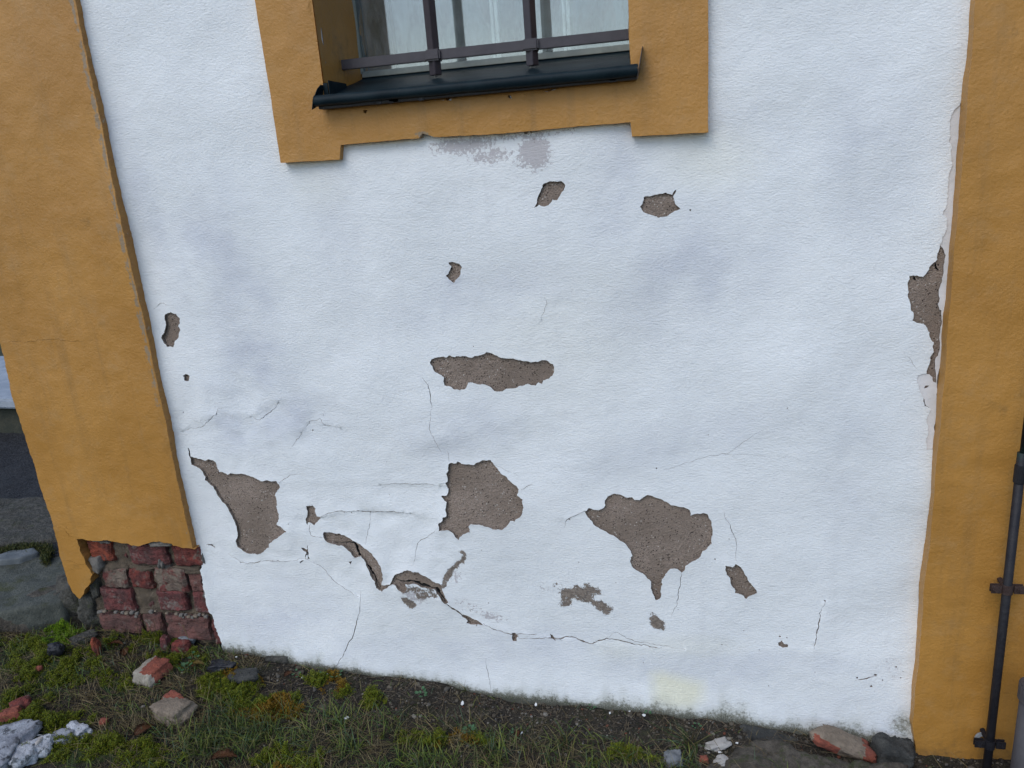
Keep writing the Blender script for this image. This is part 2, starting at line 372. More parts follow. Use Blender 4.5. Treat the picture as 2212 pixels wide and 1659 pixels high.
A = lambda p: ZM(600, 1600, 2.37, p)
B = lambda p: ZM(1500, 1300, 1.659, p)
Cc = lambda p: ZM(2200, 1800, 2.073, p)
D = lambda p: ZM(1200, 2000, 1.4747, p)
Ez = lambda p: ZM(3400, 900, 2.074, p)
Fz = lambda p: ZM(1600, 500, 1.7015, p)
G = lambda p: ZM(500, 1100, 2.37, p)
H6 = lambda p: ZM(900, 2200, 1.58, p)
H7 = lambda p: ZM(2200, 2200, 1.7015, p)
patches = dict(
 left=A([(372,462),(430,480),(500,500),(540,485),(595,510),(610,545),(630,607),(670,612),(710,632),(740,615),(800,625),(880,625),(950,650),(1020,690),(1075,682),(1120,695),(1160,690),(1195,745),(1170,790),(1150,822),(1170,880),(1165,925),(1190,1000),(1190,1040),(1170,1090),(1220,1120),(1265,1157),(1200,1200),(1145,1235),(1100,1270),(1095,1310),(1040,1355),(990,1378),(930,1372),(885,1362),(840,1325),(800,1300),(785,1250),(805,1180),(795,1110),(760,1040),(720,960),(660,890),(610,820),(570,740),(520,695),(497,685),(505,655),(460,585),(420,555),(375,535)]),
 tiny=A([(1440,925),(1500,922),(1525,950),(1520,975),(1540,1020),(1588,1035),(1545,1075),(1515,1105),(1485,1085),(1455,1080),(1450,1105),(1430,1060),(1450,1010),(1445,960)]),
 arc=D([(112,138),(200,145),(270,175),(325,205),(380,250),(430,305),(448,335),(460,410),(452,438),(500,436),(515,400),(540,375),(600,352),(635,365),(665,365),(720,395),(745,415),(785,428),(800,440),(805,470),(820,500),(838,540),(820,545),(790,505),(770,480),(762,462),(690,452),(640,430),(590,432),(600,455),(585,480),(565,475),(530,440),(520,435),(490,450),(455,475),(420,455),(415,420),(385,375),(360,320),(330,275),(295,285),(270,250),(215,210),(170,205),(130,190),(112,165)]),
 long=B([(320,212),(330,190),(350,180),(430,178),(452,163),(480,175),(540,168),(590,180),(640,165),(690,142),(725,150),(760,165),(810,182),(880,190),(960,202),(1020,207),(1050,195),(1085,197),(1125,222),(1130,260),(1122,295),(1095,318),(1060,328),(1052,352),(1030,340),(1010,362),(960,350),(930,362),(880,378),(820,382),(795,400),(740,398),(715,372),(680,355),(630,352),(570,340),(562,365),(545,385),(480,385),(450,365),(415,358),(412,305),(380,285),(345,258)]),
 centre=B([(440,880),(455,868),(490,872),(500,858),(525,875),(610,880),(660,850),(715,850),(745,890),(780,935),(820,960),(870,1010),(900,1040),(888,1075),(925,1105),(932,1160),(920,1205),(880,1235),(875,1248),(845,1242),(825,1275),(795,1300),(740,1298),(690,1280),(640,1265),(590,1262),(575,1280),(582,1318),(540,1330),(515,1350),(508,1368),(480,1335),(445,1305),(380,1308),(375,1265),(405,1240),(405,1220),(430,1210),(425,1150),(430,1125),(415,1115),(392,1085),(430,1080),(440,1040),(420,1000),(435,985),(425,940),(440,920)]),
 big=Cc([(215,447),(245,415),(290,430),(330,432),(380,395),(375,355),(400,320),(430,308),(490,305),(530,318),(555,330),(600,325),(620,348),(660,348),(690,325),(725,305),(780,320),(860,355),(920,388),(1020,402),(1070,428),(1075,472),(1130,455),(1215,462),(1245,520),(1255,610),(1250,700),(1205,750),(1175,765),(1140,825),(1070,860),(1035,885),(1028,920),(1005,942),(960,908),(910,910),(870,955),(840,1000),(847,1045),(830,1100),(830,1155),(790,1172),(765,1115),(750,1075),(755,1020),(705,965),(640,930),(600,900),(583,860),(588,820),(602,810),(590,770),(530,695),(440,635),(350,590),(280,545),(250,500)]),
 slot=Cc([(1360,885),(1420,900),(1445,872),(1490,905),(1520,960),(1560,1030),(1600,1075),(1620,1115),(1530,1165),(1490,1125),(1440,1115),(1435,1075),(1410,1050),(1400,1000),(1370,960)]),
 topm=Fz([(858,540),(880,475),(920,380),(980,365),(1040,362),(1066,390),(1050,430),(1030,460),(1010,490),(980,485),(950,525),(930,532),(890,520),(870,535)]),
 topr=Fz([(1565,535),(1590,490),(1590,470),(1640,462),(1740,440),(1780,455),(1795,430),(1808,420),(1800,445),(1787,465),(1805,520),(1840,553),(1810,560),(1770,580),(1740,600),(1690,608),(1660,595),(1600,575)]),
 dot=Fz([(262,1000),(290,960),(300,935),(280,910),(310,905),(345,915),(372,940),(362,980),(345,1010),(318,1045),(285,1025)]),
 lhs=G([(350,330),(400,308),(450,325),(485,370),(485,410),(470,445),(488,480),(475,530),(440,580),(430,635),(370,630),(340,590),(318,545),(345,480),(355,400)]),
 lhs2=G([(530,895),(550,880),(585,905),(580,945),(540,945)]),
 c5=H6([(1455,335),(1500,355),(1545,375),(1585,408),(1530,405),(1500,400),(1480,395),(1490,380),(1470,355)]),
 c6=H6([(1765,455),(1785,455),(1800,470),(1808,475),(1795,480),(1795,505),(1770,505),(1765,480)]),
 c7=H6([(1998,472),(2015,480),(2030,505),(2075,508),(2030,512),(2005,495)]),
 r1=H7([(1470,565),(1495,550),(1505,570),(1535,575),(1535,590),(1500,595),(1475,585)]),
 s1=A([(1385,1320),(1420,1325),(1450,1340),(1455,1400),(1470,1420),(1450,1425),(1435,1360)]),
 s2=A([(1375,1455),(1400,1435),(1420,1435),(1400,1448),(1378,1465)]),
 s3=A([(1835,1445),(1865,1435),(1855,1468)]),
 s4=A([(520,1280),(560,1283),(585,1310),(590,1325),(550,1295),(525,1290)]),
)
# strip peeled off along the right pilaster
z3 = lambda p: ZM(3000, 0, 1.659, p)
outer_r = z3([(1312,655),(1290,690),(1248,740),(1232,820),(1222,920),(1243,970),(1240,1050),(1248,1080),(1222,1150),(1210,1300),(1200,1360),(1176,1402),(1195,1405),(1207,1440),(1200,1510),(1170,1590)]) + \
  Ez([(630,120),(612,190),(605,255),(570,285),(545,310),(520,360),(490,395),(440,385),(380,388),(382,415),(363,455),(372,520),(368,570),(385,620),(385,665),(405,680),(398,750),(430,768),(490,775),(520,810),(540,850),(545,890),(575,930),(565,960),(575,1010),(545,1060),(540,1110),(525,1150),(515,1190),(450,1200),(442,1225),(455,1300),(490,1380),(500,1450),(555,1480),(530,1530),(520,1590),(522,1700),(512,1800)])
XR = .664
peel = roughen(outer_r, .006, .2, closed=False)
peel = peel + [(XR, peel[-1][1]), (XR, peel[0][1])]
brown_r = Ez([(630,140),(660,180),(675,220),(665,280),(655,380),(645,440),(620,500),(625,570),(610,620),(625,665),(640,670),(640,740),(630,830),(625,1000),(615,1040),(595,1060),(590,1110),(598,1180),(600,1240),(600,1265),(575,1255),(570,1220),(545,1195),(515,1190),(470,1160),(440,1000),(380,850),(340,740),(330,500),(350,370),(480,330),(560,250),(600,150)])
crk = [  # (display px polyline, width in mm)
 ([(780,1275),(778,1322),(764,1372),(745,1410),(722,1440)], 1.7),
 ([(407,966),(412,982),(417,992)], 4.5),
 ([(446,1176),(465,1180)], 2), ([(493,1195),(520,1215),(560,1213),(620,1212),(662,1207)], 1.4),
 ([(662,1207),(700,1230),(730,1262),(775,1288)], 1.3),
 ([(689,1117),(725,1103),(765,1103),(800,1105),(850,1104),(885,1109)], 1.8),
 ([(800,1105),(798,1140),(790,1175)], 1.0),
 ([(673,1125),(668,1145),(672,1155),(703,1159)], 1.2), ([(665,1178),(660,1207)], 3),
 ([(912,815),(926,838),(934,880)], 1.6), ([(934,880),(930,930),(955,985)], .8),
 ([(1268,1103),(1225,1122),(1220,1140)], 1.3),
 ([(1474,1228),(1468,1270),(1462,1310),(1450,1330)], 1.4),
 ([(1590,1212),(1592,1180),(1578,1140),(1560,1100)], 1.1),
 ([(1782,1300),(1770,1325),(1765,1360),(1758,1400)], 1.9),
 ([(962,1295),(990,1318),(1025,1345)], 4),
 ([(1045,1345),(1075,1360),(1105,1368),(1160,1370)], 1.8),
 ([(1120,1375),(1165,1378),(1200,1380),(1240,1378),(1280,1390),(1310,1378),(1360,1388),(1430,1398)], 2.6),
 ([(1050,1420),(1056,1450),(1062,1492)], 1.0),
 ([(1310,1378),(1330,1365),(1370,1385),(1480,1402)], 1.0),
 ([(396,930),(440,920),(468,895),(471,882),(500,880)], 1.0), ([(540,900),(560,908),(590,885),(600,870)], 1.2),
 ([(650,935),(668,910),(690,905),(700,920),(735,925)], .9), ([(630,965),(652,935)], 1.1),
 ([(603,1045),(630,1025),(660,1022)], 1.0), ([(820,1048),(870,1046),(950,1050)], 1.0),
 ([(947,1140),(905,1170),(895,1215)], 1.1), ([(970,1000),(965,975)], .8), ([(1125,1058),(1150,1047)], 1.2),
 ([(1560,985),(1620,945),(1650,925)], .6), ([(1170,690),(1182,655),(1175,640)], .6),
 ([(1845,1465),(1870,1462),(1893,1458)], 2.2), ([(1120,1030),(1060,1000)], .5),
 ([(330,668),(345,655),(370,660)], .8), ([(1985,800),(1970,780),(1960,770)], .7), ([(1410,1025),(1480,1000),(1560,980),(1700,985)], .6),
]
specks = [(397,812,5),(396,890,3),(465,879,3),(674,930,5),(697,897,3),(625,1130,3),(835,998,3),(1023,748,3),(1040,1188,3),(1230,1122,4),(1418,1011,4),(1538,1145,4),(1545,1208,4),(1575,1165,3),(1530,940,2.5),(1491,454,4),(1782,1298,5),(1685,1376,5),(1560,1395,4),(1700,1378,4),(1607,1365,3),(1935,1440,5),(1950,1450,3),(1945,1463,4),(1890,1455,7),(1850,1460,5),(1905,1466,4),(1880,1478,6),(2040,462,6),(1055,1302,3),(1465,1318,3),(1640,1405,3),(760,1107,3),(887,1109,4),(800,1107,5),(745,1105,3),(1030,1350,4),(1700,880,3),(1330,1260,3),(1250,1215,3),(840,1070,2.5),(580,1325,2),(640,1310,2),(900,1380,2),(1390,1430,3),(1660,1480,3),(1760,1450,2.5)]
holes = [roughen(v, .005, .20) for v in patches.values()]
holes.append(peel)
for l, wd in crk: holes.append(sliver(DP(l), wd))
for x, y, r in specks:
    cx_, cz_ = U(x, y); k = r*.5*1.25e-3
    holes.append([(cx_+k*random.uniform(.6, 1.3)*math.cos(a), cz_+k*random.uniform(.5, 1.1)*math.sin(a)) for a in (0, 1.2, 2.4, 3.6, 5)])
WX0, WX1 = U(677, 0, -.02)[0], U(1357, 0, -.02)[0]       # window opening
WZ0 = U(1000, 150, .1)[1]-.01
print('opening', WX0, WX1, WZ0)
holes.append([(WX0, 1.635), (WX1, 1.635), (WX1, 2.6), (WX0, 2.6)])
brk = DP([(430,1183),(441,1200),(438,1225),(446,1270),(452,1300),(468,1335),(480,1370),(488,1392),(500,1410),(520,1440)])
brk = roughen(brk, .006, .25, closed=False)
outer = [(-1.53, 2.5)] + [(-1.53, brk[0][1]+.01)] + brk + [(-1.35, -.4), (.70, -.4), (.70, 2.5)]
lips = {'left': .0028, 'arc': .0045, 'centre': .0028, 'big': .001, 'long': .001, 'slot': .002}
names = list(patches)
def wavy(V): return np.array([.0085*noise.noise(Vector((a*2.6, 1.3, b*2.6))) + 0.0060*noise.noise(Vector((a*6, 4.3, b*6))) for a, b in V])
def ywhite(V):
    y = wavy(V) + np.array([.0010*noise.noise(Vector((a*30, 4.3, b*30))) for a, b in V])
    for i, nm in enumerate(names):
        if nm in lips: y -= lips[nm]*np.exp(-segdist(V, holes[i])/.018)
    # the plaster skirt below the long crack stands a little proud, the sheet above is blistered
    for l, amt, side in (([(446,1176),(520,1215),(662,1207),(775,1288),(860,1262),(962,1295),(1045,1345),(1160,1372),(1300,1390),(1480,1402)], .0016, -1),
                         ([(396,930),(468,895),(540,900),(600,870)], .003, 1), ([(689,1117),(765,1103),(885,1109),(960,1130)], .0035, 1),
                         ([(603,1045),(820,1048),(950,1050)], .0015, 1), ([(1782,1298),(1765,1360),(1758,1400)], .0025, -1), ([(1268,1103),(1225,1122)], .002, 1),
                         ([(650,935),(668,910),(735,925)], .002, 1), ([(1170,690),(1182,655)], .0015, 1)):
        q = DP(l); d = segdist(V, q, False); qa = np.array(q)
        up = V[:, 1] > np.interp(V[:, 0], np.sort(qa[:, 0]), qa[np.argsort(qa[:, 0]), 1])
        y -= amt*np.exp(-d/.045)*np.where(up if side > 0 else ~up, 1, 0)*(d < .12)
    bl = np.maximum(blob(V, 540, 910, 190, 110), np.maximum(blob(V, 800, 1160, 330, 150), blob(V, 1000, 950, 200, 90)*.6))
    y += bl*np.array([.0052*noise.noise(Vector((a*13, 8, b*13))) + .0022*noise.noise(Vector((a*28, 8, b*28))) for a, b in V])
    # rounded into the left pilaster
    y -= .010*np.exp(-np.clip(V[:, 0]+1.503, 0, 1)/.022)*(V[:, 0] < -1.2)
    # foot flares out a little
    g = np.interp(V[:, 0], GX, GZ); y -= .02*np.exp(-(V[:, 1]-g)/.09)*(V[:, 1] > g-.02) + .02*(V[:, 1] <= g-.02)
    return y
WP = [(D([(890,255),(915,243),(945,262),(945,290),(930,320),(900,335),(870,365),(850,400),(835,425),(815,465),(790,450),(800,400),(830,345),(870,320),(905,290),(912,265)]), .85),
 (D([(1475,480),(1500,458),(1540,465),(1570,440),(1610,450),(1620,430),(1655,430),(1665,450),(1710,460),(1735,490),(1725,512),(1680,515),(1690,535),(1740,535),(1760,560),(1800,575),(1795,610),(1760,630),(1700,600),(1650,560),(1560,545),(1550,580),(1500,588),(1475,570),(1485,540),(1468,510)]), .70),
 (Cc([(725,1310),(760,1275),(800,1285),(830,1325),(875,1330),(875,1425),(790,1415),(740,1380)]), .78),
 (D([(562,510),(600,515),(650,545),(645,575),(620,578),(580,550)]), 1.05),
 (D([(525,440),(600,440),(640,440),(700,455),(760,468),(800,518),(740,520),(690,530),(650,520),(620,480),(600,490),(560,475)]), .62)]
def a_wear(V):
    s = np.zeros(len(V))
    for q, k in WP: s = np.maximum(s, polyf(V, q, .010, k))
    for b in ((1205,1266,34,14,0,.46),(1000,1235,34,14,-25,.42),(880,1265,45,14,-15,.55),(935,1275,36,16,-25,.52),(925,283,20,7,0,.75),(1148,283,28,9,0,.68),(1235,278,12,8,0,.6),(1370,280,10,8,0,.5),
              (1010,308,45,12,0,.34),(1165,300,40,12,0,.36),(1160,1268,16,5,0,.42),(1025,1320,50,7,-25,.40),(1080,1330,30,10,0,.4),(845,1200,12,3,0,.3),(1688,1390,8,5,0,.8),(1925,1455,30,6,0,.3),(820,395,3,3,0,.3)):
        s = np.maximum(s, blob(V, *b))
    return s
def a_scuff(V):
    s = np.zeros(len(V))
    for b in ((1000,314,85,24,0,.72),(1060,338,70,20,0,.62),(1155,330,42,40,0,.9),(1130,352,24,14,0,.6),(1090,296,200,10,0,.55),(1060,1330,45,16,-15,.6),(985,1245,25,25,0,.5),(1000,1300,60,24,-20,.42),(1180,1275,60,10,-5,.4),
              (900,1285,50,25,-15,.6),(1400,1365,60,20,0,.2),(1940,1560,40,30,0,.5),(1930,1440,30,60,0,.35),(1820,1480,80,20,0,.25)):
        s = np.maximum(s, blob(V, *b))
    return s
def a_stain_shade(V):  # damp stains, plus occlusion shade painted in along the left pilaster
    s = np.zeros(len(V))
    for b in ((460,560,110,180,0,.45),(540,780,120,90,20,.6),(620,900,140,60,0,.5),(520,930,90,60,0,.55),(560,660,60,90,0,.4),(1050,640,220,60,10,.35),(1340,380,60,200,-15,.35),(1480,600,200,120,25,.40),(1880,330,80,160,0,.35),
              (990,930,140,60,10,.4),(720,440,60,200,0,.22),(980,620,25,35,0,.5),(1500,1440,260,50,0,.35),(1450,960,260,50,15,.25),(1840,1000,60,200,0,.25),(1560,300,120,60,0,.2),(300,400,40,400,12,.30),(340,900,40,260,12,.25),(1880,1540,160,60,0,.3),(1700,1430,200,30,0,.25),(1000,1400,520,60,4,.30),(600,1320,170,110,0,.34)):
        s = np.maximum(s, blob(V, *b)*1.25)
    return s
def a_yellow(V):
    s = np.zeros(len(V))
    for b in ((1462,1492,10,10,0,.2),(1540,340,90,60,0,.45),(1480,1395,120,30,0,.3),(1330,1400,60,30,0,.3),(690,400,60,60,0,.25),(1210,720,200,160,0,.18)):
        s = np.maximum(s, blob(V, *b))
    s = np.maximum(s, polyf(V, H7([(628,770),(700,758),(850,800),(962,835),(968,930),(890,990),(760,985),(640,950)]), .022, 1.5))
    return s
def a_algae(V):
    g = np.interp(V[:, 0], GX, GZ); h = V[:, 1]-g
    wd = np.interp(V[:, 0], [-1.5, -1.3, -.9, -.4, .2, .45, .67], [.040, .034, .024, .034, .055, .045, .070])
    pn = np.array([.55+1.1*noise.noise(Vector((a*9, 2, 0)))+.5*noise.noise(Vector((a*31, 2, 0))) for a in V[:, 0]]); wd = wd*1.25*np.clip(pn, .35, 1.4)
    s = 1.0*np.exp(-np.clip(h, 0, 9)/wd)+.22*np.exp(-np.clip(h, 0, 9)/.12)
    s = np.maximum(s, blob(V, 1950, 1560, 40, 50, 0, .7)); return s
plate('plaster', outer, holes, .0105, ywhite, lambda V: wavy(V)+.0052, [M['white'], M['render']], house,
      dict(wear=a_wear, scuff=a_scuff, stain_shade=a_stain_shade, yellow=a_yellow, algae=a_algae), dense=[q for q, k in WP])
# older grey-white coat left beside the right pilaster
oc = [(p[0]-.02, p[1]) for p in outer_r[:16]] + brown_r[:1]
coat_outer = [(p[0]-.012, p[1]+.0) for p in outer_r[:16]] + brown_r[:24] + Ez([(440,1170),(420,1240),(440,1300),(480,1390),(520,1480),(510,1600),(500,1800)]) + [(XR, U(3500*S, 1770*S)[1]), (XR, outer_r[0][1]+.01)]
coat_outer = roughen(coat_outer, .008, .15)
plate('old_coat', coat_outer, [sliver(Ez([(500,1310),(540,1290)]), 4), sliver(Ez([(470,1370),(500,1400),(510,1450),(550,1490)]), 2)], .02,
      lambda V: wavy(V)+np.array([.0026+.0012*noise.noise(Vector((a*30, 2, b*30))) for a, b in V]), .010, [M['coat'], M['render']], house)
# brown render behind, rough, with its own cracks
def yrend(V): return wavy(V)+np.array([.0070+.0020*fbm(Vector((a*9, 3, b*9)), 3) + .0008*fbm(Vector((a*60, 3, b*60)), 2) for a, b in V])
rcr = [sliver(l, wd, .01, .3) for l, wd in ((D([(170,202),(230,203),(285,202),(310,255),(345,320),(375,345),(415,415),(440,460)]), 7), (D([(530,412),(590,425),(620,420),(690,445),(770,465),(790,500),(815,540)]), 8),
        (Ez([(600,280),(605,330),(625,345)]), 4), (Ez([(420,395),(440,430)]), 4))]
plate('undercoat', [(-2.02, .40), (-1.53, .36), (-1.47, .10), (-1.40, -.4), (.70, -.4), (.70, 2.5), (-2.02, 2.5)], rcr+[[(WX0-.01, 1.635), (WX1+.01, 1.635), (WX1+.01, 2.6), (WX0-.01, 2.6)]], .014, yrend, .03,
      [M['render'], M['darkrock']], house)
# wall body (blocks forming the masonry around the opening)
def box(bm, x0, x1, y0, y1, z0, z1):
    vs = [bm.verts.new(p) for p in ((x0,y0,z0),(x1,y0,z0),(x1,y1,z0),(x0,y1,z0),(x0,y0,z1),(x1,y0,z1),(x1,y1,z1),(x0,y1,z1))]
    for f in ((0,3,2,1),(4,5,6,7),(0,1,5,4),(1,2,6,5),(2,3,7,6),(3,0,4,7)): bm.faces.new([vs[i] for i in f])
    return vs
def bmobj(name, bm, mt, parent=None, smooth=False, bevel=0):
    if bevel: bmesh.ops.bevel(bm, geom=bm.edges[:], offset=bevel, segments=2, affect='EDGES', clamp_overlap=True)
    me = bpy.data.meshes.new(name); bm.to_mesh(me); bm.free()
    if smooth: me.polygons.foreach_set('use_smooth', [True]*len(me.polygons))
    return link(name, me, mt, parent)
bm = bmesh.new()
box(bm, -2.02, WX0-.012, .045, .6, -.5, 2.9); box(bm, WX1+.012, 1.6, .045, .6, -.5, 2.9)
box(bm, WX0-.012, WX1+.012, .045, .6, -.5, 1.62); box(bm, WX0-.012, WX1+.012, .045, .6, 2.62, 2.9)
bmobj('masonry', bm, M['mortar_grey'], house)

# ---------------------------------------------------------------- ochre work
def yoch(y0, amp=1.0, sx=0):
    def f(V): return np.array([y0+amp*(.006*noise.noise(Vector((a*3+sx, 7, b*3))) + .0016*fbm(Vector((a*22+sx, 1, b*22)), 2)) for a, b in V])
    return f
YP = -.035
XPR = U(160, 0, YP)[0]
W8 = lambda p: ZM(200, 2050, 3.016, p, YP)
leftb = DP([(0,742),(28,858),(60,960),(90,1062),(118,1140)], YP)
low = W8([(30,70),(75,240),(110,440),(160,600),(205,760),(250,860),(330,940),(380,880),(390,830),(440,780),(470,740),(465,690),(490,640),(460,590),(410,520),(400,460),(350,370),(330,290),(305,213),(360,214),(450,235),(530,240),(600,238),(660,230),(720,245),(800,258),(850,270),(920,272),(960,295),(1060,300),(1130,275),(1200,255),(1290,245),(1340,265),(1430,275),(1450,300),(1520,310),(1580,330),(1680,335),(1712,340)])
lp = [(leftb[0][0]-.005, 2.5)] + leftb + low
lp = [lp[0]] + roughen(lp[1:], .008, .15, closed=False, cap=.0025)
lp = lp + roughen([(XPR, lp[-1][1]), (XPR+.0015, .9), (XPR-.001, 1.5), (XPR, 2.5)], .012, .2, closed=False, cap=.0018)
def p_wear(V):
    e = XPR-V[:, 0]; band = np.clip(1.2-np.abs(e-.012)/.011, 0, 1)*np.clip((V[:, 1]-.62)/.3, .55, 1)*.80
    z = V[:, 1]
    ed = np.clip(1-e/.006, 0, 1)*.3
    return np.maximum(band, ed)
def p_dirt(V): return np.clip(.25-(V[:, 1]-.36)*.2, 0, .25)*0 + .0
pil = plate('pilaster', lp, [sliver(DP([(2,740),(60,738),(100,734),(160,738),(200,735)], YP), .8), sliver(W8([(150,75),(190,140),(225,190),(262,192)]), 1.3), sliver(W8([(130,470),(220,480),(310,515),(400,520)]), 1.0), sliver(DP([(130,1130),(160,1150)], YP), .6)],
            .012, yoch(YP), .006, [M['ochre'], M['worn_ochre']], house, dict(wear=p_wear, dirt_dark=p_dirt))
tag(pil, 'ochre painted pilaster at the left, broken away at its foot to show bricks')
# right pilaster
XQ = .660
rp = [(XQ, 2.5)] + roughen([(XQ, 2.4), (XQ-.001, 1.2), (XQ+.001, .4), (XQ-.003, -.12), (XQ+.012, -.2), (XQ+.02, -.4)], .02, .03, closed=False) + [(1.6, -.4), (1.6, 2.5)]
rhole = [sliver(l, wd) for l, wd in ((ZM(3300, 1700, 1.253, [(485,25),(482,60)], YP), 4), (ZM(3300, 1700, 1.253, [(470,195),(465,240)], YP), 4), (ZM(3300,1700,1.253,[(469,130),(468,148)],YP),3),
         (ZM(3300, 1700, 1.253, [(440,595),(500,590),(540,600)], YP), .6))]
def r_wear(V): return np.clip(1-np.abs(V[:, 0]-XQ-.004)/.006, 0, 1)*.25
def r_dirt(V):
    s = np.clip(1-(V[:, 1]+.20)/.12, 0, 1)*.5
    for (x, y) in ((2165,1262),(2118,1600)):
        a, b = U(x, y, YP); s = np.maximum(s, np.clip(1-np.hypot(V[:, 0]-a, V[:, 1]-b)/.05, 0, 1)*.8)
    return s
rpil = plate('pilaster', rp, rhole, .015, yoch(YP, 1.2, 4), .006, [M['ochre'], M['ochre']], house, dict(wear=r_wear, dirt_dark=r_dirt))
tag(rpil, 'ochre painted pilaster at the right behind the black pipe')
# window surround
YS = -.024
SU = lambda p: DP(p, YS)
a1 = SU([(548,0)])[0][0]; a2 = SU([(607,352)])[0]; a3 = SU([(733,345)])[0]; a4 = SU([(735,313)])[0]; a5 = SU([(1362,264)])[0]; a6 = SU([(1365,295)])[0]; a7 = SU([(1530,286)])[0]
so = [(a1, 2.5), a2, a3, a4] + roughen([a4, SU([(905,298)])[0], SU([(912,288)])[0], SU([(938,296)])[0], SU([(1100,287)])[0], a5], .01, .10, closed=False, cap=.0012)[1:-1] + [a5, a6, a7, (a7[0], 2.5), (WX1, 2.5), (WX1, 1.72), (WX1+.003, 1.662), (WX0-.004, 1.655), (WX0-.004, 1.70), (WX0, 2.5)]
so = [so[0]] + roughen(so[:-4], .015, .03, closed=False, cap=.0010)[1:] + so[-4:]
v8 = lambda p: ZM(900, 0, 1.106, p, YS)
shole = [roughen(h, .004, .3) for h in (v8([(945,432),(972,430),(970,440),(950,440)]), v8([(1215,415),(1230,412),(1235,432),(1220,428)]), v8([(430,450),(480,445),(500,462),(450,468)]), v8([(585,480),(605,480),(600,493),(588,490)]))]
shole += [sliver(v8(l), wd) for l, wd in (([(520,440),(600,445),(700,452),(790,440)], 1.1), ([(800,440),(900,436),(1000,425)], .9), ([(645,450),(650,470)], 2), ([(1290,410),(1292,430)], 1.5), ([(1370,395),(1440,380)], 3))]
def s_dark(V):  # paint darker in a band under the sill and in spots beside it
    s = np.clip(.35-np.abs(V[:, 1]-1.655)/.05*.35, 0, 1)*(V[:, 0] > WX0-.05)*(V[:, 0] < WX1+.05)
    for (x, y, r, k) in ((1385,150,.03,.7),(715,220,.03,.5),(1170,200,.04,.35)):
        a, b = U(x, y, YS); s = np.maximum(s, np.clip(1.2-np.hypot(V[:, 0]-a, V[:, 1]-b)/r, 0, 1)*k)
    return s
def s_wear(V): return blob(V, 920, 290, 20, 8, 0, .9)
sur = plate('window_surround', so, shole, .012, yoch(YS, .9, 9), .006, [M['ochre'], M['ochre']], house, dict(wear=s_wear, dirt_dark=s_dark))
# reveal of the opening
def quadgrid(name, p0, pu, pv, nu, nv, mt, parent, amp=.003, att=None):
    p0, pu, pv = map(np.array, (p0, pu, pv)); nn = np.cross(pu, pv); nn = nn/np.linalg.norm(nn); v, f = [], []
    for j in range(nv+1):
        for i in range(nu+1):
            p = p0+pu*i/nu+pv*j/nv
            p = p+nn*amp*fbm(Vector(p*14), 3)*(0 if i in (0,) else 1); v.append(p)
    for j in range(nv):
        for i in range(nu): a = j*(nu+1)+i; f.append((a, a+1, a+nu+2, a+nu+1))
    me = pymesh(name, v, f)
    for k, fn in (att or {}).items():
        at = me.attributes.new(k, 'FLOAT', 'POINT'); at.data.foreach_set('value', np.array([fn(q) for q in v], np.float32))
    return link(name, me, mt, parent)
YG = .25
rd = dict(dirt_dark=lambda q: .30+.35*max(0, 1-abs(q[2]-1.79)/.10)*max(0, 1-abs(q[1]-.10)/.09), wear=lambda q: .0)
quadgrid('reveal', (WX0, YS+.001, 1.62), (.012, YG+.05, 0), (0, 0, .9), 16, 50, M['ochre'], sur, .004, rd)
quadgrid('reveal', (WX1, YS+.001, 1.62), (-.004, YG+.05, 0), (0, 0, .9), 16, 50, M['ochre'], sur, .004, rd)

# ---------------------------------------------------------------- window
win = bpy.data.objects.new('window', None); C.objects.link(win); win.parent = house
zg = U(1000, 140, YG)[1]                        # bottom of the glass
xa = U(777, 60, YG)[0]; xb = WX1+.06
bm = bmesh.new(); box(bm, WX0+.006, xa, YG-.02, YG+.05, zg-.06, 2.5); box(bm, xa, xb, YG-.02, YG+.05, zg-.06, zg); bmobj('frame', bm, M['frame'], win, bevel=.003)
bm = bmesh.new(); box(bm, xa, xb, YG-.028, YG-.0205, zg-.010, zg+.006); box(bm, xa-.004, xa+.004, YG-.028, YG-.0205, zg, 2.5); bmobj('bead', bm, M['bead'], win, bevel=.001)
bm = bmesh.new(); box(bm, xa-.002, xb, YG, YG+.004, zg-.004, 2.5); bmobj('pane', bm, M['glass'], win)
YI = YG+.13
bm = bmesh.new()
box(bm, xa-.02, xb, YI, YI+.03, zg-.10, zg+.0); bmobj('inner_frame', bm, M['inner'], win, bevel=.003)
for px in (1941*S, 2226*S):
    xm = U(px, 20, YI)[0]; bm = bmesh.new(); box(bm, xm-.010, xm-.001, YI, YI+.02, zg, 2.5); box(bm, xm+.001, xm+.012, YI+.004, YI+.024, zg, 2.5); bmobj('muntin', bm, M['inner'], win, bevel=.002)
bm = bmesh.new(); box(bm, WX0-.02, xb+.03, YG+.05, YI+.30, zg-.14, zg-.10); bmobj('inner_sill', bm, M['inner'], win, bevel=.003)
# room behind
bm = bmesh.new(); vs = box(bm, -1.9, .9, .605, 3.0, .6, 2.85); bmesh.ops.reverse_faces(bm, faces=bm.faces[:])
bmobj('room', bm, M['dark'], house)
# curtain
v, f = [], []; xc0 = U(850, 60, YI+.10)[0]; n = 120
for i in range(n+1):
    t = i/n; x = xc0+(xb+.12-xc0)*t
    for j in range(13):
        z = zg-.09+.95*j/12; v.append((x+.004*math.sin(j*.7), YI+.10+.012*math.sin(t*38+.8*math.sin(t*9))+.004*math.sin(t*90+j*.3), z))
for i in range(n):
    for j in range(12): a = i*13+j; f.append((a, a+1, a+14, a+13))
cu = link('curtain', pymesh('curtain', v, f), M['curtain']); tag(cu, 'pale net curtain hanging in soft folds behind the barred window glass', 'curtain')

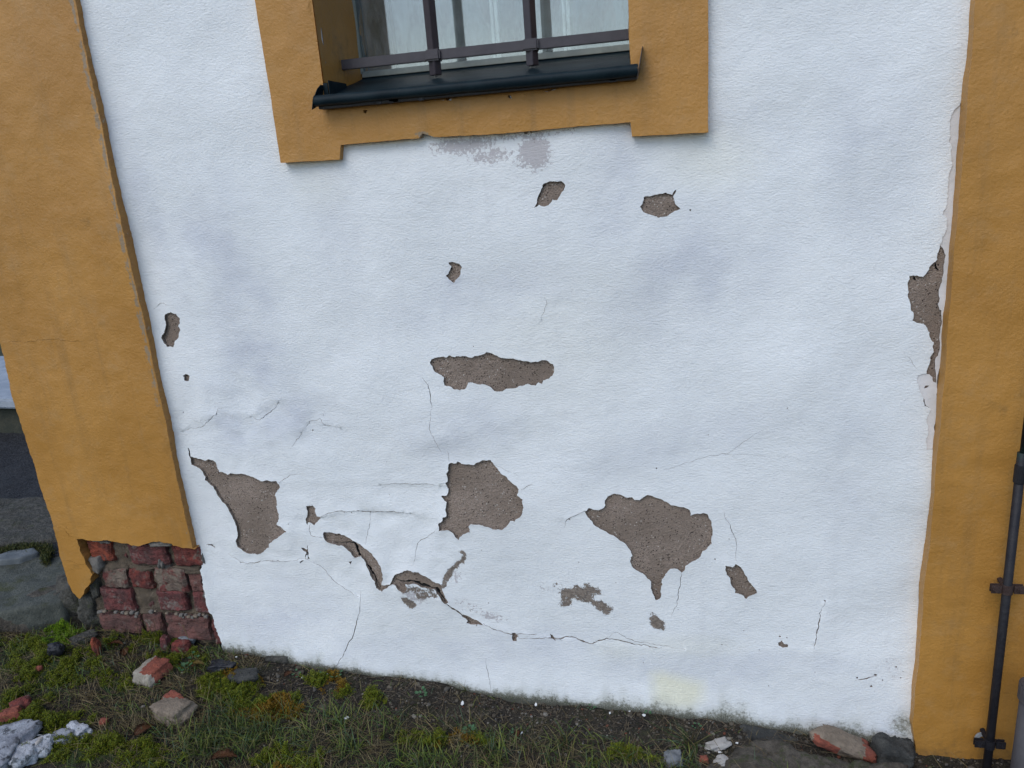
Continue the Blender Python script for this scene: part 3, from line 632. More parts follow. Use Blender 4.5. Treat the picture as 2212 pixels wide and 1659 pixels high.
# ---------------------------------------------------------------- metal window sill
sill = bpy.data.objects.new('window_sill', None); C.objects.link(sill); sill.parent = house
YR = -.062
sl = U(680, 213, YR); sr = U(1378, 148, YR); zr = (sl[1]+sr[1])/2-.005
x0s, x1s = sl[0], sr[0]
v, f = [], []; n = 90; prof = []
R_ = .0135
for k in range(15):
    a = rad(60 - k*22); prof.append((YR+R_*math.cos(a)*-1*-1 if False else YR - R_*math.cos(a), zr + R_*math.sin(a)))
prof = [(YG-.021, zg-.006), (YG-.026, zg-.014)] + [(YG-.026+(YR+.010-YG+.026)*t, zg-.014+(zr+.006-zg+.014)*t) for t in (.2, .4, .6, .8, .95)] + [(YR-R_*math.cos(a), zr+R_*math.sin(a)) for a in [rad(95-k*22) for k in range(13)]]
for i in range(n+1):
    x = x0s+(x1s-x0s)*i/n
    for k, (yy, zz) in enumerate(prof):
        w_ = .0016*noise.noise(Vector((x*14, k*.5, 0))) + .002*noise.noise(Vector((x*3, k*.3, 4)))
        xx = x
        if yy > -.02: xx = max(x, WX0+.002) if yy > YS else x; xx = min(xx, WX1-.001)
        v.append((xx, yy, zz+w_))
K = len(prof)
for i in range(n):
    for k in range(K-1): a = i*K+k; f.append((a, a+K, a+K+1, a+1))
link('sheet', pymesh('sheet', v, f), M['sill'], sill)
def flange(x, lean, mt, zt):
    bm = bmesh.new(); t = .0015
    pts = [(YR-.012, zr-.020), (YR-.014, zr+.004), (YR+.004, zr+zt*.75), (YR+.02, zr+zt), (YS+.002, zr+zt), (YS+.002, zr-.004)]
    a = [bm.verts.new((x+lean*(z-zr), y, z)) for y, z in pts]; b = [bm.verts.new((x+lean*(z-zr)+t, y, z)) for y, z in pts]
    bm.faces.new(a[::-1]); bm.faces.new(b)
    for i in range(6): j = (i+1) % 6; bm.faces.new((a[i], a[j], b[j], b[i]))
    bmobj('end_flange', bm, mt, sill)
flange(x0s-.001, .30, M['sill'], .040); flange(x1s+.001, .18, M['flange'], .052)
bm = bmesh.new(); box(bm, x0s+.004, x1s-.004, YR+.006, YS-.004, zr-.019, zr-.002); bmobj('under_shade_strip', bm, M['blackbit'], sill, bevel=.001)  # black drip strip; its colour also stands in for shadow under the roll
# upstand box at the left between flange and reveal
bm = bmesh.new(); box(bm, x0s+.012, WX0+.010, YS-.004, YS-.002, zr+.004, zr+.044); bmobj('upstand', bm, M['sill'], sill)
bm = bmesh.new(); box(bm, WX0+.0125, WX0+.0145, YS-.004, .09, zr+.006, zr+.050); bmobj('upstand', bm, M['sill'], sill)
# dried droppings / drips hanging under the roll
for i in range(14):
    bm = bmesh.new(); x = random.uniform(x0s+.1, x1s-.03); box(bm, x, x+random.uniform(.008, .03), YR+.004, YR+.012, zr-.018-random.uniform(0, .004), zr-.008)
    bmobj('dirt_crust', bm, M['blackbit'], sill, bevel=.001)

# ---------------------------------------------------------------- grille
YB = .10
gr = empty('window_grille', ((WX0+WX1)/2, YB, 1.75), 'dark iron window grille of two upright square bars through a flat crossbar', 'grille')
gr.parent = None
def setp(o, p):
    o.parent = p; o.matrix_parent_inverse = Matrix.Translation(p.location).inverted(); return o
hb = U(1000, 113, YB)[1]
bm = bmesh.new(); box(bm, WX0+.0, WX1+.03, YB-.008, YB+.008, hb-.0125, hb+.0125); setp(bmobj('crossbar', bm, M['iron'], bevel=.0015), gr)
bm = bmesh.new(); 
for (bx, by, x_top) in ((938,163,926), (1150,142,1145)):
    xx = U(bx-1, 115, YB)[0]; zb = U(bx, by, YB)[1]
    b2 = bmesh.new(); r = .0145
    ang = [rad(45*k+ (45 if k % 2 else 45)) for k in range(4)]
    ring = [(xx+.0165*math.cos(rad(90*k+14)), YB+.0165*math.sin(rad(90*k+14))) for k in range(4)]
    lo = [b2.verts.new((p[0], p[1], zb)) for p in ring]; hi = [b2.verts.new((p[0], p[1], 2.55)) for p in ring]
    b2.faces.new(lo[::-1]); b2.faces.new(hi)
    for i in range(4): j = (i+1) % 4; b2.faces.new((lo[i], lo[j], hi[j], hi[i]))
    bar = setp(bmobj('bar', b2, M['iron'], bevel=.0012), gr)
    b3 = bmesh.new(); vs = box(b3, xx-.0205, xx+.0205, YB-.0205, YB+.0205, hb-.0145, hb+.0135)
    cl = bmobj('collar', b3, M['iron'], bevel=.0045); setp(cl, gr)
bm.free()
gr['label'] = 'dark iron window grille of two upright square bars through a flat crossbar'

# ---------------------------------------------------------------- bricks at the foot of the left pilaster
def rock(name, c, size, seed, mt, parent=None, rot=0, sub=3, rough=.22, flat=1.0, boxy=.5, mt2=None, f2=None, crack=0):
    bm = bmesh.new(); bmesh.ops.create_cube(bm, size=2); bmesh.ops.subdivide_edges(bm, edges=bm.edges[:], cuts=sub, use_grid_fill=True)
    cr, sr_ = math.cos(rot), math.sin(rot)
    for q in bm.verts:
        p = q.co.copy(); s = p.normalized(); p = p*boxy+s*1.25*(1-boxy)
        k = 1+rough*noise.noise(Vector((p.x*.9+seed, p.y*.9, p.z*.9)))*1.3+rough*.30*fbm(p*2.6+Vector((seed, 0, 0)), 3)+(.07*fbm(p*6+Vector((0, seed, 0)), 4) if sub > 4 else 0)
        if crack:
            dd = noise.voronoi(p*crack+Vector((seed, 0, 0)))[0]; k -= .22*max(0, 1-(dd[1]-dd[0])/.22)
        if sub > 4:
            dd = noise.voronoi(p*.9+Vector((0, 0, seed)))[0]; k += .16*(dd[0]-.4)
        p = Vector((p.x*size[0]*k, p.y*size[1]*k, p.z*size[2]*k*flat)); q.co = (p.x*cr-p.y*sr_, p.x*sr_+p.y*cr, p.z)
    me = bpy.data.meshes.new(name); bm.to_mesh(me); bm.free()
    me.polygons.foreach_set('use_smooth', [sub > 4]*len(me.polygons))
    o = link(name, me, [mt]+([mt2] if mt2 else []), parent); o.location = c
    if mt2:
        for p in me.polygons:
            if f2(p.center, p.normal): p.material_index = 1
    return o
Z5 = lambda x, y, Y: U((x/1.62)*S, (2000+y/1.62)*S, Y)
Z8 = lambda x, y, Y: U((200+x/3.016)*S, (2050+y/3.016)*S, Y)
def brick(x0, y0, x1, y1, mt, Y=-.012, seed=0, jag=1.0):
    a = Z8(x0-6, y0-10, Y); b = Z8(x1+8, y1+8, Y)
    xa_, xb_ = a[0], b[0]; za, zb_ = a[1], b[1]; dp = .11
    bm = bmesh.new(); bmesh.ops.create_cube(bm, size=1); bmesh.ops.subdivide_edges(bm, edges=bm.edges[:], cuts=11, use_grid_fill=True)
    for q in bm.verts:
        p = q.co; X = (p.x+.5)*(xb_-xa_)+xa_; Zz = (p.z+.5)*(za-zb_)+zb_; Yy = Y+(p.y+.5)*dp
        e = min(.5-abs(p.x), .5-abs(p.z)); cor = (abs(p.x) > .49)+(abs(p.z) > .49)
        v3 = Vector((X*40+seed, Yy*40, Zz*40))
        Yy += (.006*fbm(v3*.6, 3)+.003*fbm(v3*2.2, 2))*jag + (.006 if e < .03 and p.y < -.45 else 0) + (.004 if cor == 2 and p.y < -.4 else 0)
        X += .006*fbm(v3*.7+Vector((9, 0, 0)), 3)*jag; Zz += .006*fbm(v3*.7+Vector((0, 9, 0)), 3)*jag
        q.co = (X, Yy, Zz)
    o = bmobj('brick', bm, mt, pil, smooth=False)
    return o
for i, b in enumerate((
    (425,250,740,480,'brick_orange',-.010), (805,262,905,440,'brick_purple',.006), (905,300,1385,530,'brick_purple',-.012), (1420,318,1790,545,'brick_red',-.016),
    (590,575,915,800,'brick_grey',-.012), (905,590,1200,810,'brick_red',-.008), (1215,590,1620,855,'brick_grey',-.016), (1628,620,1830,850,'brick_dusty',-.004),
    (570,825,985,1085,'brick_purple',-.014), (1085,825,1225,1030,'brick_purple',.008), (1232,850,1625,1085,'brick_purple',-.014), (1668,860,1905,1105,'brick_purple',-.008),
    (560,1120,1080,1345,'brick_dusty',-.010), (1085,1125,1330,1340,'brick_dusty',-.012), (1355,1140,1900,1430,'brick_dusty',-.016), (1890,1180,2060,1480,'brick_purple',-.004),
    )):
    brick(*b[:4], M[b[4]], b[5], i*3.1)
# mortar bed behind the bricks
mo = roughen([Z8(x, y, .0) for x, y in ((-60,150),(1790,230),(1850,380),(1800,560),(1830,860),(1930,1080),(2000,1350),(2150,1700),(400,1700),(280,1100),(60,600))], .02, .05)
mo = [(-2.015, .42), (-1.50, .42)] + [p for p in mo if p[0] > -1.56 and p[1] < .42 and False] + [Z8(1860,380,0), Z8(1815,560,0), Z8(1850,860,0), Z8(1950,1080,0), Z8(2020,1350,0), (-1.40, -.1), (-1.40, -.3), (-2.015, -.3)]
def ymort(V): return np.array([.0075+.013*fbm(Vector((a*14, 3, b*22)), 3)+.003*fbm(Vector((a*70, 3, b*70)), 2) for a, b in V])
plate('mortar', mo, [], .008, ymort, .05, [M['mortar'], M['mortar']], pil)
# lumps of mortar: ledge over the second course, grey pieces, the broken core beside the ochre shard
for nm, x0, y0, x1, y1, Y, mt, sd in (('mortar_lump',600,480,920,590,.000,'mortar',1),('mortar_lump',880,525,1220,590,.004,'mortar',2),('mortar_lump',1280,460,1345,560,-.012,'mortar_grey',3),('mortar_lump',1345,440,1430,560,.004,'mortar_grey',4),
       ('mortar_lump',1450,540,1800,620,-.004,'mortar',5),('mortar_lump',1180,240,1440,300,-.020,'mortar_grey',6),('mortar_lump',530,225,700,262,-.012,'mortar_grey',16),('mortar_lump',325,215,450,470,-.002,'mortar_grey',7),('mortar_lump',420,440,600,600,-.016,'mortar_grey',8),
       ('mortar_lump',440,600,590,900,-.004,'lump',9),('mortar_lump',310,830,560,1160,-.006,'lump',10),('mortar_lump',1790,360,1840,520,-.006,'mortar_grey',11),('mortar_lump',1795,840,1850,900,-.004,'mortar_grey',12),('mortar_lump',1060,1030,1230,1100,.004,'mortar',13)):
    a = Z8(x0, y0, Y); b = Z8(x1, y1, Y)
    rock(nm, ((a[0]+b[0])/2, Y+.028, (a[1]+b[1])/2), ((b[0]-a[0])/2, .032, (a[1]-b[1])/2), sd, M[mt], pil, rough=.34, boxy=.58, sub=7)
# crumbs of mortar lying on the ledge of the lowest course
for i, (x, y) in enumerate(((1490,1110),(1545,1125),(1570,1150),(1635,1140),(1600,1120),(1680,1150),(1810,1120),(1840,1140),(1020,1105),(640,1075),(600,1080),(770,1090),(900,1100),(960,1095),(850,1095),(1375,1100),(1190,1085),(1010,1140),(1240,1075),(1760,1120),(570,1090),(1720,1135))):
    a = Z8(x, y, -.018); s_ = random.uniform(.003, .0065)
    rock('mortar_crumb', (a[0], -.016, a[1]), (s_*1.2, s_, s_*.8), i, M['mortar_grey' if i % 3 else 'tan'], pil, sub=1)

# ---------------------------------------------------------------- ground
def axis(fine0, fine1, step, far):
    a = list(np.arange(fine0, fine1+1e-6, step)); g = step; x = fine0
    while x > -far: g *= 1.6; x -= g; a.insert(0, x)
    g = step; x = fine1
    while x < far: g *= 1.6; x += g; a.append(x)
    return a
XS = axis(-3.0, 1.2, .0125, 80); YSx = axis(-1.1, .30, .0125, 80)
def mossf(px, py):
    s = 0
    for cx, cy, rx, ry, k in ((130,1372,45,22,1),(75,1400,80,30,.6),(110,1445,100,45,.75),(490,1490,75,38,1),(560,1530,85,34,1),(610,1515,50,20,.7),(60,1560,130,26,.9),(140,1620,200,36,1),(300,1640,90,30,.8),(620,1645,80,30,.9),(380,1430,60,22,.5),(250,1480,50,20,.7),(60,1520,60,30,.4),
                              (730,1495,40,14,.5),(950,1600,120,18,.5),(1350,1640,90,16,.6),(800,1520,30,20,.5),(690,1470,40,15,.8),(300,1400,80,20,.35)):
        d = ((px-cx)/rx)**2+((py-cy)/ry)**2
        s = max(s, k*max(0, 1.25-d))
    return min(s, 1)
v, f, att = [], [], []
for y in YSx:
    for x in XS:
        z = gz(x, y)
        if x > -2.0 and y > .06: z = gbase(x, 0)-.05
        elif y > .3: z -= .07
        m_ = 0
        if -3.2 < x < 1.3 and -1.2 < y < .2:
            px, py = proj(x, y, z); m_ = mossf(px, py)
            z += .006*m_*(.6+fbm(Vector((x*45, y*45, 1)), 2)) + .003*fbm(Vector((x*70, y*70, 3)), 2)
        elif abs(x) > 5 or abs(y) > 5: m_ = .5
        v.append((x, y, z)); att.append(m_)
nx_ = len(XS)
for j in range(len(YSx)-1):
    for i in range(nx_-1): a = j*nx_+i; f.append((a, a+1, a+nx_+1, a+nx_))
me = pymesh('ground', v, f); at = me.attributes.new('moss', 'FLOAT', 'POINT'); at.data.foreach_set('value', np.array(att, np.float32))
tag(link('ground', me, M['soil']), kind='structure')

# asphalt path, left of the house
ZA = .135
def sheet(name, x0, x1, y0, y1, z, nx, ny, amp, mt, edge=None):
    v, f = [], []
    for j in range(ny+1):
        for i in range(nx+1):
            x = x0+(x1-x0)*i/nx; y = y0+(y1-y0)*j/ny
            v.append((x, y, z(x, y)+amp*fbm(Vector((x*9, y*9, 2)), 4)))
    for j in range(ny):
        for i in range(nx): a = j*(nx+1)+i; f.append((a, a+1, a+nx+2, a+nx+1))
    return link(name, pymesh(name, v, f), mt)
tag(sheet('asphalt_path', -9, -2.03, .30, 2.75, lambda x, y: ZA+.0*y, 260, 120, .012, M['asphalt']), kind='structure')
# kerb stones
def slab(name, pts, z0, z1, mt, label, cat, seed=0, amp=.006, sub=5, ed=.012, group=None):
    "irregular stone slab from an outline in plan"
    pts = roughen(pts, .03, .08); v, f = [], []
    cx = sum(p[0] for p in pts)/len(pts); cy = sum(p[1] for p in pts)/len(pts); n = len(pts); rings = [(1.0, z0), (1.01, (z0+z1)/2), (1.0, z1-ed), (.985, z1-ed*.25), (.96, z1)] + [(k, z1+.002) for k in (.85, .7, .55, .4, .25, .1)]
    for s_, z in rings:
        for p in pts:
            x = cx+(p[0]-cx)*s_; y = cy+(p[1]-cy)*s_
            k = fbm(Vector((x*18+seed, y*18, z*18)), 3); v.append((x+amp*.6*k, y+amp*.6*fbm(Vector((x*18, y*18+seed, z*18)), 3), z+amp*1.3*fbm(Vector((x*12+seed, y*12, 3)), 4)*(z > z0)))
    v.append((cx, cy, z1)); 
    for r in range(len(rings)-1):
        for i in range(n): j = (i+1) % n; f.append((r*n+i, r*n+j, (r+1)*n+j, (r+1)*n+i))
    for i in range(n): f.append(((len(rings)-1)*n+i, (len(rings)-1)*n+(i+1) % n, len(v)-1))
    me = pymesh(name, v, f); bm = bmesh.new(); bm.from_mesh(me); bmesh.ops.recalc_face_normals(bm, faces=bm.faces[:]); bm.to_mesh(me); bm.free()
    o = link(name, me, mt); tag(o, label, cat, group); return o
def zp(pts, z): return [tuple(UZ(x, y, z)[:2]) for x, y in pts]
slab('kerb_stone', zp([(-160,1215),(0,1222),(60,1208),(150,1176),(205,1240),(130,1300),(80,1310),(0,1320),(-160,1330)], .125), -.02, .125, M['slab'], 'broad grey-green kerb slab lying left of the ochre pilaster foot', 'kerb stone', 1, .007)
slab('kerb_stone', zp([(-60,1215),(0,1212),(40,1206),(85,1190),(75,1183),(30,1186),(0,1196),(-60,1204)], .15), .05, .150, M['bluestone'], 'small bluish flat stone behind the broad kerb slab', 'kerb stone', 5, .005)
slab('concrete_kerb', zp([(-200,1090),(0,1085),(112,1080),(150,1168),(90,1180),(40,1184),(0,1192),(-200,1200)], .130), .02, .152, M['lump'], 'rough grey concrete edge between the asphalt and the kerb slab', 'kerb stone', 8, .010)
# rough concrete lumps round the corner of the house
for i, (px, py, sx, sy, sz, lb, mt) in enumerate(((158,1330,.06,.05,.085,'cracked grey-green lump of concrete against the tip of the ochre shard','lump'), (205,1352,.045,.035,.06,'small dark wedge of concrete below the broken ochre shard','lump'),
          (60,1345,.16,.06,.055,'low brown earthy stone under the broad kerb slab','mossrock'), (172,1390,.035,.02,.012,'crumbled grey concrete at the foot of the lowest bricks','lump'))):
    p = onG(px, py); o = rock('concrete_lump', (p[0], p[1]+.02, p[2]+sz*.4), (sx, sy, sz), 20+i, M[mt], rot=.3*i, rough=.3, boxy=.5, sub=9); tag(o, lb, 'stone')
# distant step
stp = empty('concrete_step', (*UZ(0, 945, ZA)[:2], ZA), 'pale bluish concrete step with a dark riser, seen past the left edge of the pilaster', 'step')
e0 = UZ(-300, 935, ZA); e1 = UZ(130, 948, ZA)
d_ = (e1-e0)/np.linalg.norm(e1-e0); nrm = np.array([-d_[1], d_[0], 0]); L_ = 3.2; e0 = e1-d_*L_; e1 = e1+d_*.9
hs = .235
def prism(name, a, b, w0, w1, z0, z1, mt, parent, bev=.01, cuts=0):
    bm = bmesh.new(); c = [a+nrm*w0, b+nrm*w0, b+nrm*w1, a+nrm*w1]
    lo = [bm.verts.new((p[0], p[1], z0)) for p in c]; hi = [bm.verts.new((p[0], p[1], z1)) for p in c]
    bm.faces.new(lo[::-1]); bm.faces.new(hi)
    for i in range(4): j = (i+1) % 4; bm.faces.new((lo[i], lo[j], hi[j], hi[i]))
    bmesh.ops.recalc_face_normals(bm, faces=bm.faces[:]); o = bmobj(name, bm, mt, bevel=bev); setp(o, parent); return o
prism('riser', e0, e1, .07, 1.0, -.1, ZA+hs-.06, M['riser'], stp)
prism('tread', e0, e1, .0, 1.0, ZA+hs-.059, ZA+hs, M['step'], stp, .012)

# ---------------------------------------------------------------- loose stones and rubble
def stone(px, py, sx, sy, sz, mt, label, cat='stone', name='stone', seed=1, rot=0, lift=.3, rough=.22, boxy=.5, sub=12, group=None, **k):
    p = onG(px, py); o = rock(name, (p[0], p[1], p[2]+sz*lift), (sx, sy, sz), seed, M[mt], rot=rot, rough=rough, boxy=boxy, sub=sub, **k); tag(o, label, cat, group); return o
stone(332,1460,.036,.046,.024,'fired','broken red brick piece with pale mortar on its left side, in the grass','brick piece','brick_fragment',3,-.25,.6,.16,.62,mt2=M['fired_coat'],f2=lambda c,n: c.x < -.018 or c.y < -.038)
stone(378,1538,.058,.042,.026,'tan','tan mortar lump with a red corner below the red brick piece','stone','mortar_fragment',7,-.3,.3,.22,.5,mt2=M['fired'],f2=lambda c,n: c.y > .022 and c.x < .02)
stone(395,1403,.026,.018,.020,'brick_red','small dull brick lump standing against the lowest bricks','brick piece','brick_fragment',11,.3,.6)
stone(360,1400,.012,.014,.028,'brick_purple','upright purple brick splinter left of the dull brick lump','brick piece','brick_fragment',13,.1,.6)
stone(408,1388,.026,.02,.014,'bluegrey','pale greenish chip resting above the dull brick lump','stone','stone_chip',15,.1,1.4)
stone(25,1550,.026,.018,.014,'fired','oval red tile lump by the left end of the grass','brick piece','brick_fragment',17,.6,.9)
stone(47,1532,.026,.022,.015,'brick_red','dark red tile lump touching the oval red one','brick piece','brick_fragment',19,.9,.8)
stone(212,1412,.010,.012,.034,'brick_orange','thin red shard standing upright in the grass','brick piece','brick_fragment',21,.2,.6)
stone(84,1451,.010,.010,.008,'fired','tiny red tile crumb in the moss at left','brick piece','brick_fragment',23,0,1)
stone(225,1540+25,.010,.010,.008,'fired','tiny red crumb among the dry straw','brick piece','brick_fragment',24,0,1)
stone(122,1598,.014,.010,.007,'fired','flat red crumb below the white marble stone','brick piece','brick_fragment',25,0,1)
stone(126,1415,.020,.014,.020,'blackbit','glossy black lump in the moss left of the bricks','debris','black_lump',27,.5,.9,.4)
stone(482,1448,.034,.020,.018,'blackbit','larger black lump at the foot of the white wall corner','debris','black_lump',28,.2,.7,.4)
stone(530,1465,.040,.028,.018,'darkrock','flat dark grey stone beside the black lump','stone','stone',30,.2,.3)
stone(600,1425,.035,.02,.012,'lump','grey plaster lump below the left end of the white wall','stone','stone',31,.2,.5)
stone(-5,1625,.075,.085,.028,'marble_grey','crazed grey rock at the lower left corner','rock','rock',33,.2,.25,.3,.55,16,crack=0)
stone(55,1640,.030,.035,.022,'marble','whitish rock joined to the crazed grey rock','rock','rock',34,.7,.35,.35,.5,16,crack=0)
stone(85,1622,.032,.026,.022,'marble','small whitish rock right of the crazed grey rock','rock','rock',35,.4,.35,.35,.5,16,crack=0)
stone(135,1602,.030,.022,.018,'marble_grey','grey half of the split marble stone in the moss','rock','rock',37,.4,.35,.35,.5,16,crack=0)
stone(170,1592,.032,.024,.024,'marble','bright white half of the split marble stone in the moss','rock','rock',38,-.2,.35,.35,.5,16,crack=0)
stone(87,1607+12,.010,.016,.012,'palechip','upright cream pebble between the white rocks','stone','pebble',39,.1,1.6)
stone(1455,1646,.024,.020,.02,'bluegrey','blue-grey angular stone near the bottom edge, left of the grass tuft','stone','stone',41,.2,.4,.35,.6)
stone(1552,1612,.030,.016,.008,'palechip','pale flat plaster chip right behind the grass tuft','stone','plaster_chip',42,.5,.9,.35,.6)
stone(1558,1648,.018,.014,.008,'palechip','second pale plaster chip below the flat one','stone','plaster_chip',43,.9,.9,.35,.6)
stone(1520,1643,.010,.008,.006,'fired','small orange crumb between the pale chips and the blue-grey stone','brick piece','brick_fragment',44,0,1)
# big mossy stone, painted brick stone and dark rock at the foot of the right corner
slab('boulder', [tuple(onG(x, y)[:2]) for x, y in ((1480,1700),(1530,1652),(1590,1612),(1625,1600),(1700,1618),(1750,1648),(1850,1668),(1960,1690),(1990,1760),(1700,1800))], -.38, -.165, M['mossrock'], 'large brown mossy boulder at the bottom edge under the wall corner', 'rock', 3, .020, ed=.03)
p = U(1822, 1606, -.065); p = np.array([p[0], -.065, p[1]])
def f2(c, n): return (c.x < -.015 and c.z < .012 and c.y < .0 and c.x > -.09) or c.x > .048
o = rock('painted_stone', (p[0], p[1], p[2]), (.078, .030, .021), 51, M['tan'], rot=-.02, rough=.2, boxy=.45, sub=14, mt2=M['fired'], f2=f2)
o.rotation_euler = (.1, .38, 0); tag(o, 'long tan stone with brick-red patches wedged between boulder and white wall', 'rock')
p = U(1926, 1640, -.06); o = rock('dark_rock', (p[0], -.06, p[1]), (.052, .045, .050), 57, M['darkrock'], rough=.35, boxy=.3, sub=16); tag(o, 'rounded dark grey rock at the foot of the right ochre pilaster', 'rock')
p = U(1668, 1597, -.05); o = rock('flat_stone', (p[0], -.05, p[1]), (.075, .022, .013), 59, M['darkrock'], rough=.3, boxy=.5, sub=14); o.rotation_euler = (0, .2, 0); tag(o, 'thin grey stone along the wall foot above the mossy boulder', 'rock')
# white paint flakes, each its own
fl = [(749,1632-76,14,'under the wall, largest in the bare soil strip'),(1592-0,1610,8,'beside the grass tuft'),(1000,1524,12,'alone in the soil strip below the vertical crack'),(1158,1527,8,'right of the lone soil flake'),(1373,1448+85,7,'near the wall in mid soil'),(655,1468,7,'close to the wall by the red crumb'),(707,1461,7,'beside small weeds at the wall'),(570,1550,6,'in the moss below the black lump'),
      (630,1549,5,'in the moss near the soil'),(1392,1550,10,'pale, right part of the soil'),(94,1557,9,'left in the moss above the white rock'),(85,1594,10,'in moss above the whitish rocks'),(353,1562-8,8,'just below the tan lump'),(512,1424,6,'by the wall corner'),(1318,1545,6,'right of middle in the soil'),(1360,1541,7,'near twigs under the wall'),(1128,1588,6,'at the edge of the grass'),(1555,1630,8,'between pale chips')]
for i, (x, y, s_, tx) in enumerate(fl):
    if (x, y) == (749, 1556): x, y = 749, 1556
    p = onG(x, y); k = s_*.00062
    bm = bmesh.new(); q = [bm.verts.new((k*random.uniform(.7, 1.5)*math.cos(a), k*random.uniform(.5, 1)*math.sin(a), random.uniform(0, .003))) for a in (0, 1.1, 2.2, 3.3, 4.3, 5.3)]
    fc = bm.faces.new(q); r = bmesh.ops.extrude_face_region(bm, geom=[fc]); bmesh.ops.translate(bm, verts=[g for g in r['geom'] if isinstance(g, bmesh.types.BMVert)], vec=(0, 0, .0018))
    bmesh.ops.recalc_face_normals(bm, faces=bm.faces[:])
    o = bmobj('paint_flake', bm, M['flake']); o.location = (p[0], p[1], p[2]+.006); o.rotation_euler = (random.uniform(-.4, .4), random.uniform(-.4, .4), random.uniform(0, 6))
    tag(o, 'white paint flake, ' + tx, 'paint flake', 'white paint flakes on the ground')

# rubble: small stones and twigs nobody could count
def merge_stuff(name, V, F, mt, cols=None, kind='stuff', smooth=False):
    me = pymesh(name, V, F, smooth)
    if cols is not None:
        at = me.attributes.new('col', 'FLOAT_COLOR', 'POINT'); at.data.foreach_set('color', np.array([(*c, 1) for c in cols], np.float32).ravel())
    o = link(name, me, mt); o['kind'] = kind; return o
rng = np.random.RandomState(11)
ico = [(0,0,1),(.894,0,.447),(.276,.851,.447),(-.724,.526,.447),(-.724,-.526,.447),(.276,-.851,.447),(.724,.526,-.447),(-.276,.851,-.447),(-.894,0,-.447),(-.276,-.851,-.447),(.724,-.526,-.447),(0,0,-1)]
icf = [(0,1,2),(0,2,3),(0,3,4),(0,4,5),(0,5,1),(1,6,2),(2,7,3),(3,8,4),(4,9,5),(5,10,1),(6,7,2),(7,8,3),(8,9,4),(9,10,5),(10,6,1),(6,11,7),(7,11,8),(8,11,9),(9,11,10),(10,11,6)]
V, F, Cl = [], [], []
def hid(x, y): return (x > -2.03 and y > -.012)
for i in range(8500):
    x = rng.uniform(-2.6, 1.0); y = -abs(rng.normal(0, .13))-.02 if rng.rand() < .75 else rng.uniform(-1.0, -.02)
    if hid(x, y): continue
    z = gz(x, y); s_ = rng.lognormal(-6.15, .5); b = len(V); r3 = 1+.35*(rng.rand(12, 1)-.5)
    A_ = np.array(ico)*r3*[s_*1.3, s_, s_*.75]; th = rng.rand()*6; c, s = math.cos(th), math.sin(th)
    c0 = [(.07,.058,.042),(.11,.095,.072),(.03,.026,.022),(.19,.175,.15),(.14,.05,.03),(.085,.078,.068)][rng.choice(6, p=[.3,.22,.27,.06,.04,.11])]
    for q in A_: V.append((x+q[0]*c-q[1]*s, y+q[0]*s+q[1]*c, z+q[2]+s_*.2)); Cl.append(c0)
    F += [(a+b, b_+b, c_+b) for a, b_, c_ in icf]
merge_stuff('gravel', V, F, M['mossleaf'], Cl)

# ---------------------------------------------------------------- grass, moss, weeds
def dens(px, py):
    "(green grass, straw, blade length) by place"
    wl = 1400+(px-495)*.123 if px > 495 else 1370
    below = py-wl
    g = .25; s = .25; L = .035
    if px > 560:
        k = min(max((below-80-.03*(px-560)*.3)/50, 0), 1); g = .015+.42*k; s = .05+.30*k; L = .035+.022*k
        if px > 1150: g *= .8
        if px > 1480: g *= .45; s *= .5
    if px <= 560: g = .45; s = .5
    d = ((px-340)/170)**2+((py-1570)/90)**2
    if d < 1: s += .75*(1-d); g *= .6+.4*d
    d = ((px-500)/150)**2+((py-1585)/60)**2
    if d < 1.2: g += 1.0*(1.2-d); L = .055; s *= .45
    d = ((px-50)/110)**2+((py-1610)/60)**2
    if d < 1: g *= .25; s *= .3
    if py > 1600 and px > 600: L = .05
    m_ = mossf(px, py); g *= 1-.7*m_; s *= 1-.75*m_
    for cx, cy, r in ((332,1458,26),(378,1535,32),(170,1590,36),(30,1630,60)):
        if abs(px-cx) < r and abs(py-cy) < r: g *= .15; s *= .15
    return g, s, L
V, F, Cl = [], [], []
def blade(x, y, z, L, wd, th, lean, curl, c0, c1, seg=4):
    b = len(V); dx, dy = math.cos(th), math.sin(th); px_, py_ = -dy, dx
    ang = lean; cx, cy, cz = x, y, z
    for k in range(seg+1):
        t = k/seg; w_ = wd*(1-t**1.6)*.5+.0001
        V.append((cx+px_*w_, cy+py_*w_, cz)); V.append((cx-px_*w_, cy-py_*w_, cz+.0004))
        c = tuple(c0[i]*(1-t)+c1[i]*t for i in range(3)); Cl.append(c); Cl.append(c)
        st = L/seg; cx += dx*math.sin(ang)*st; cy += dy*math.sin(ang)*st; cz += math.cos(ang)*st; ang += curl/seg
        if cz < z-.002: cz = z-.002
    for k in range(seg): a = b+2*k; F.append((a, a+1, a+3, a+2))
gn = [(.060,.100,.014),(.105,.150,.020),(.035,.065,.016),(.155,.175,.030),(.060,.100,.050)]
stw = [(.19,.145,.062),(.12,.09,.04),(.26,.205,.10),(.085,.06,.028)]
def yclip(x, y, L):  # keep blades off the wall face
    return min(y, -.018)
cnt = 0
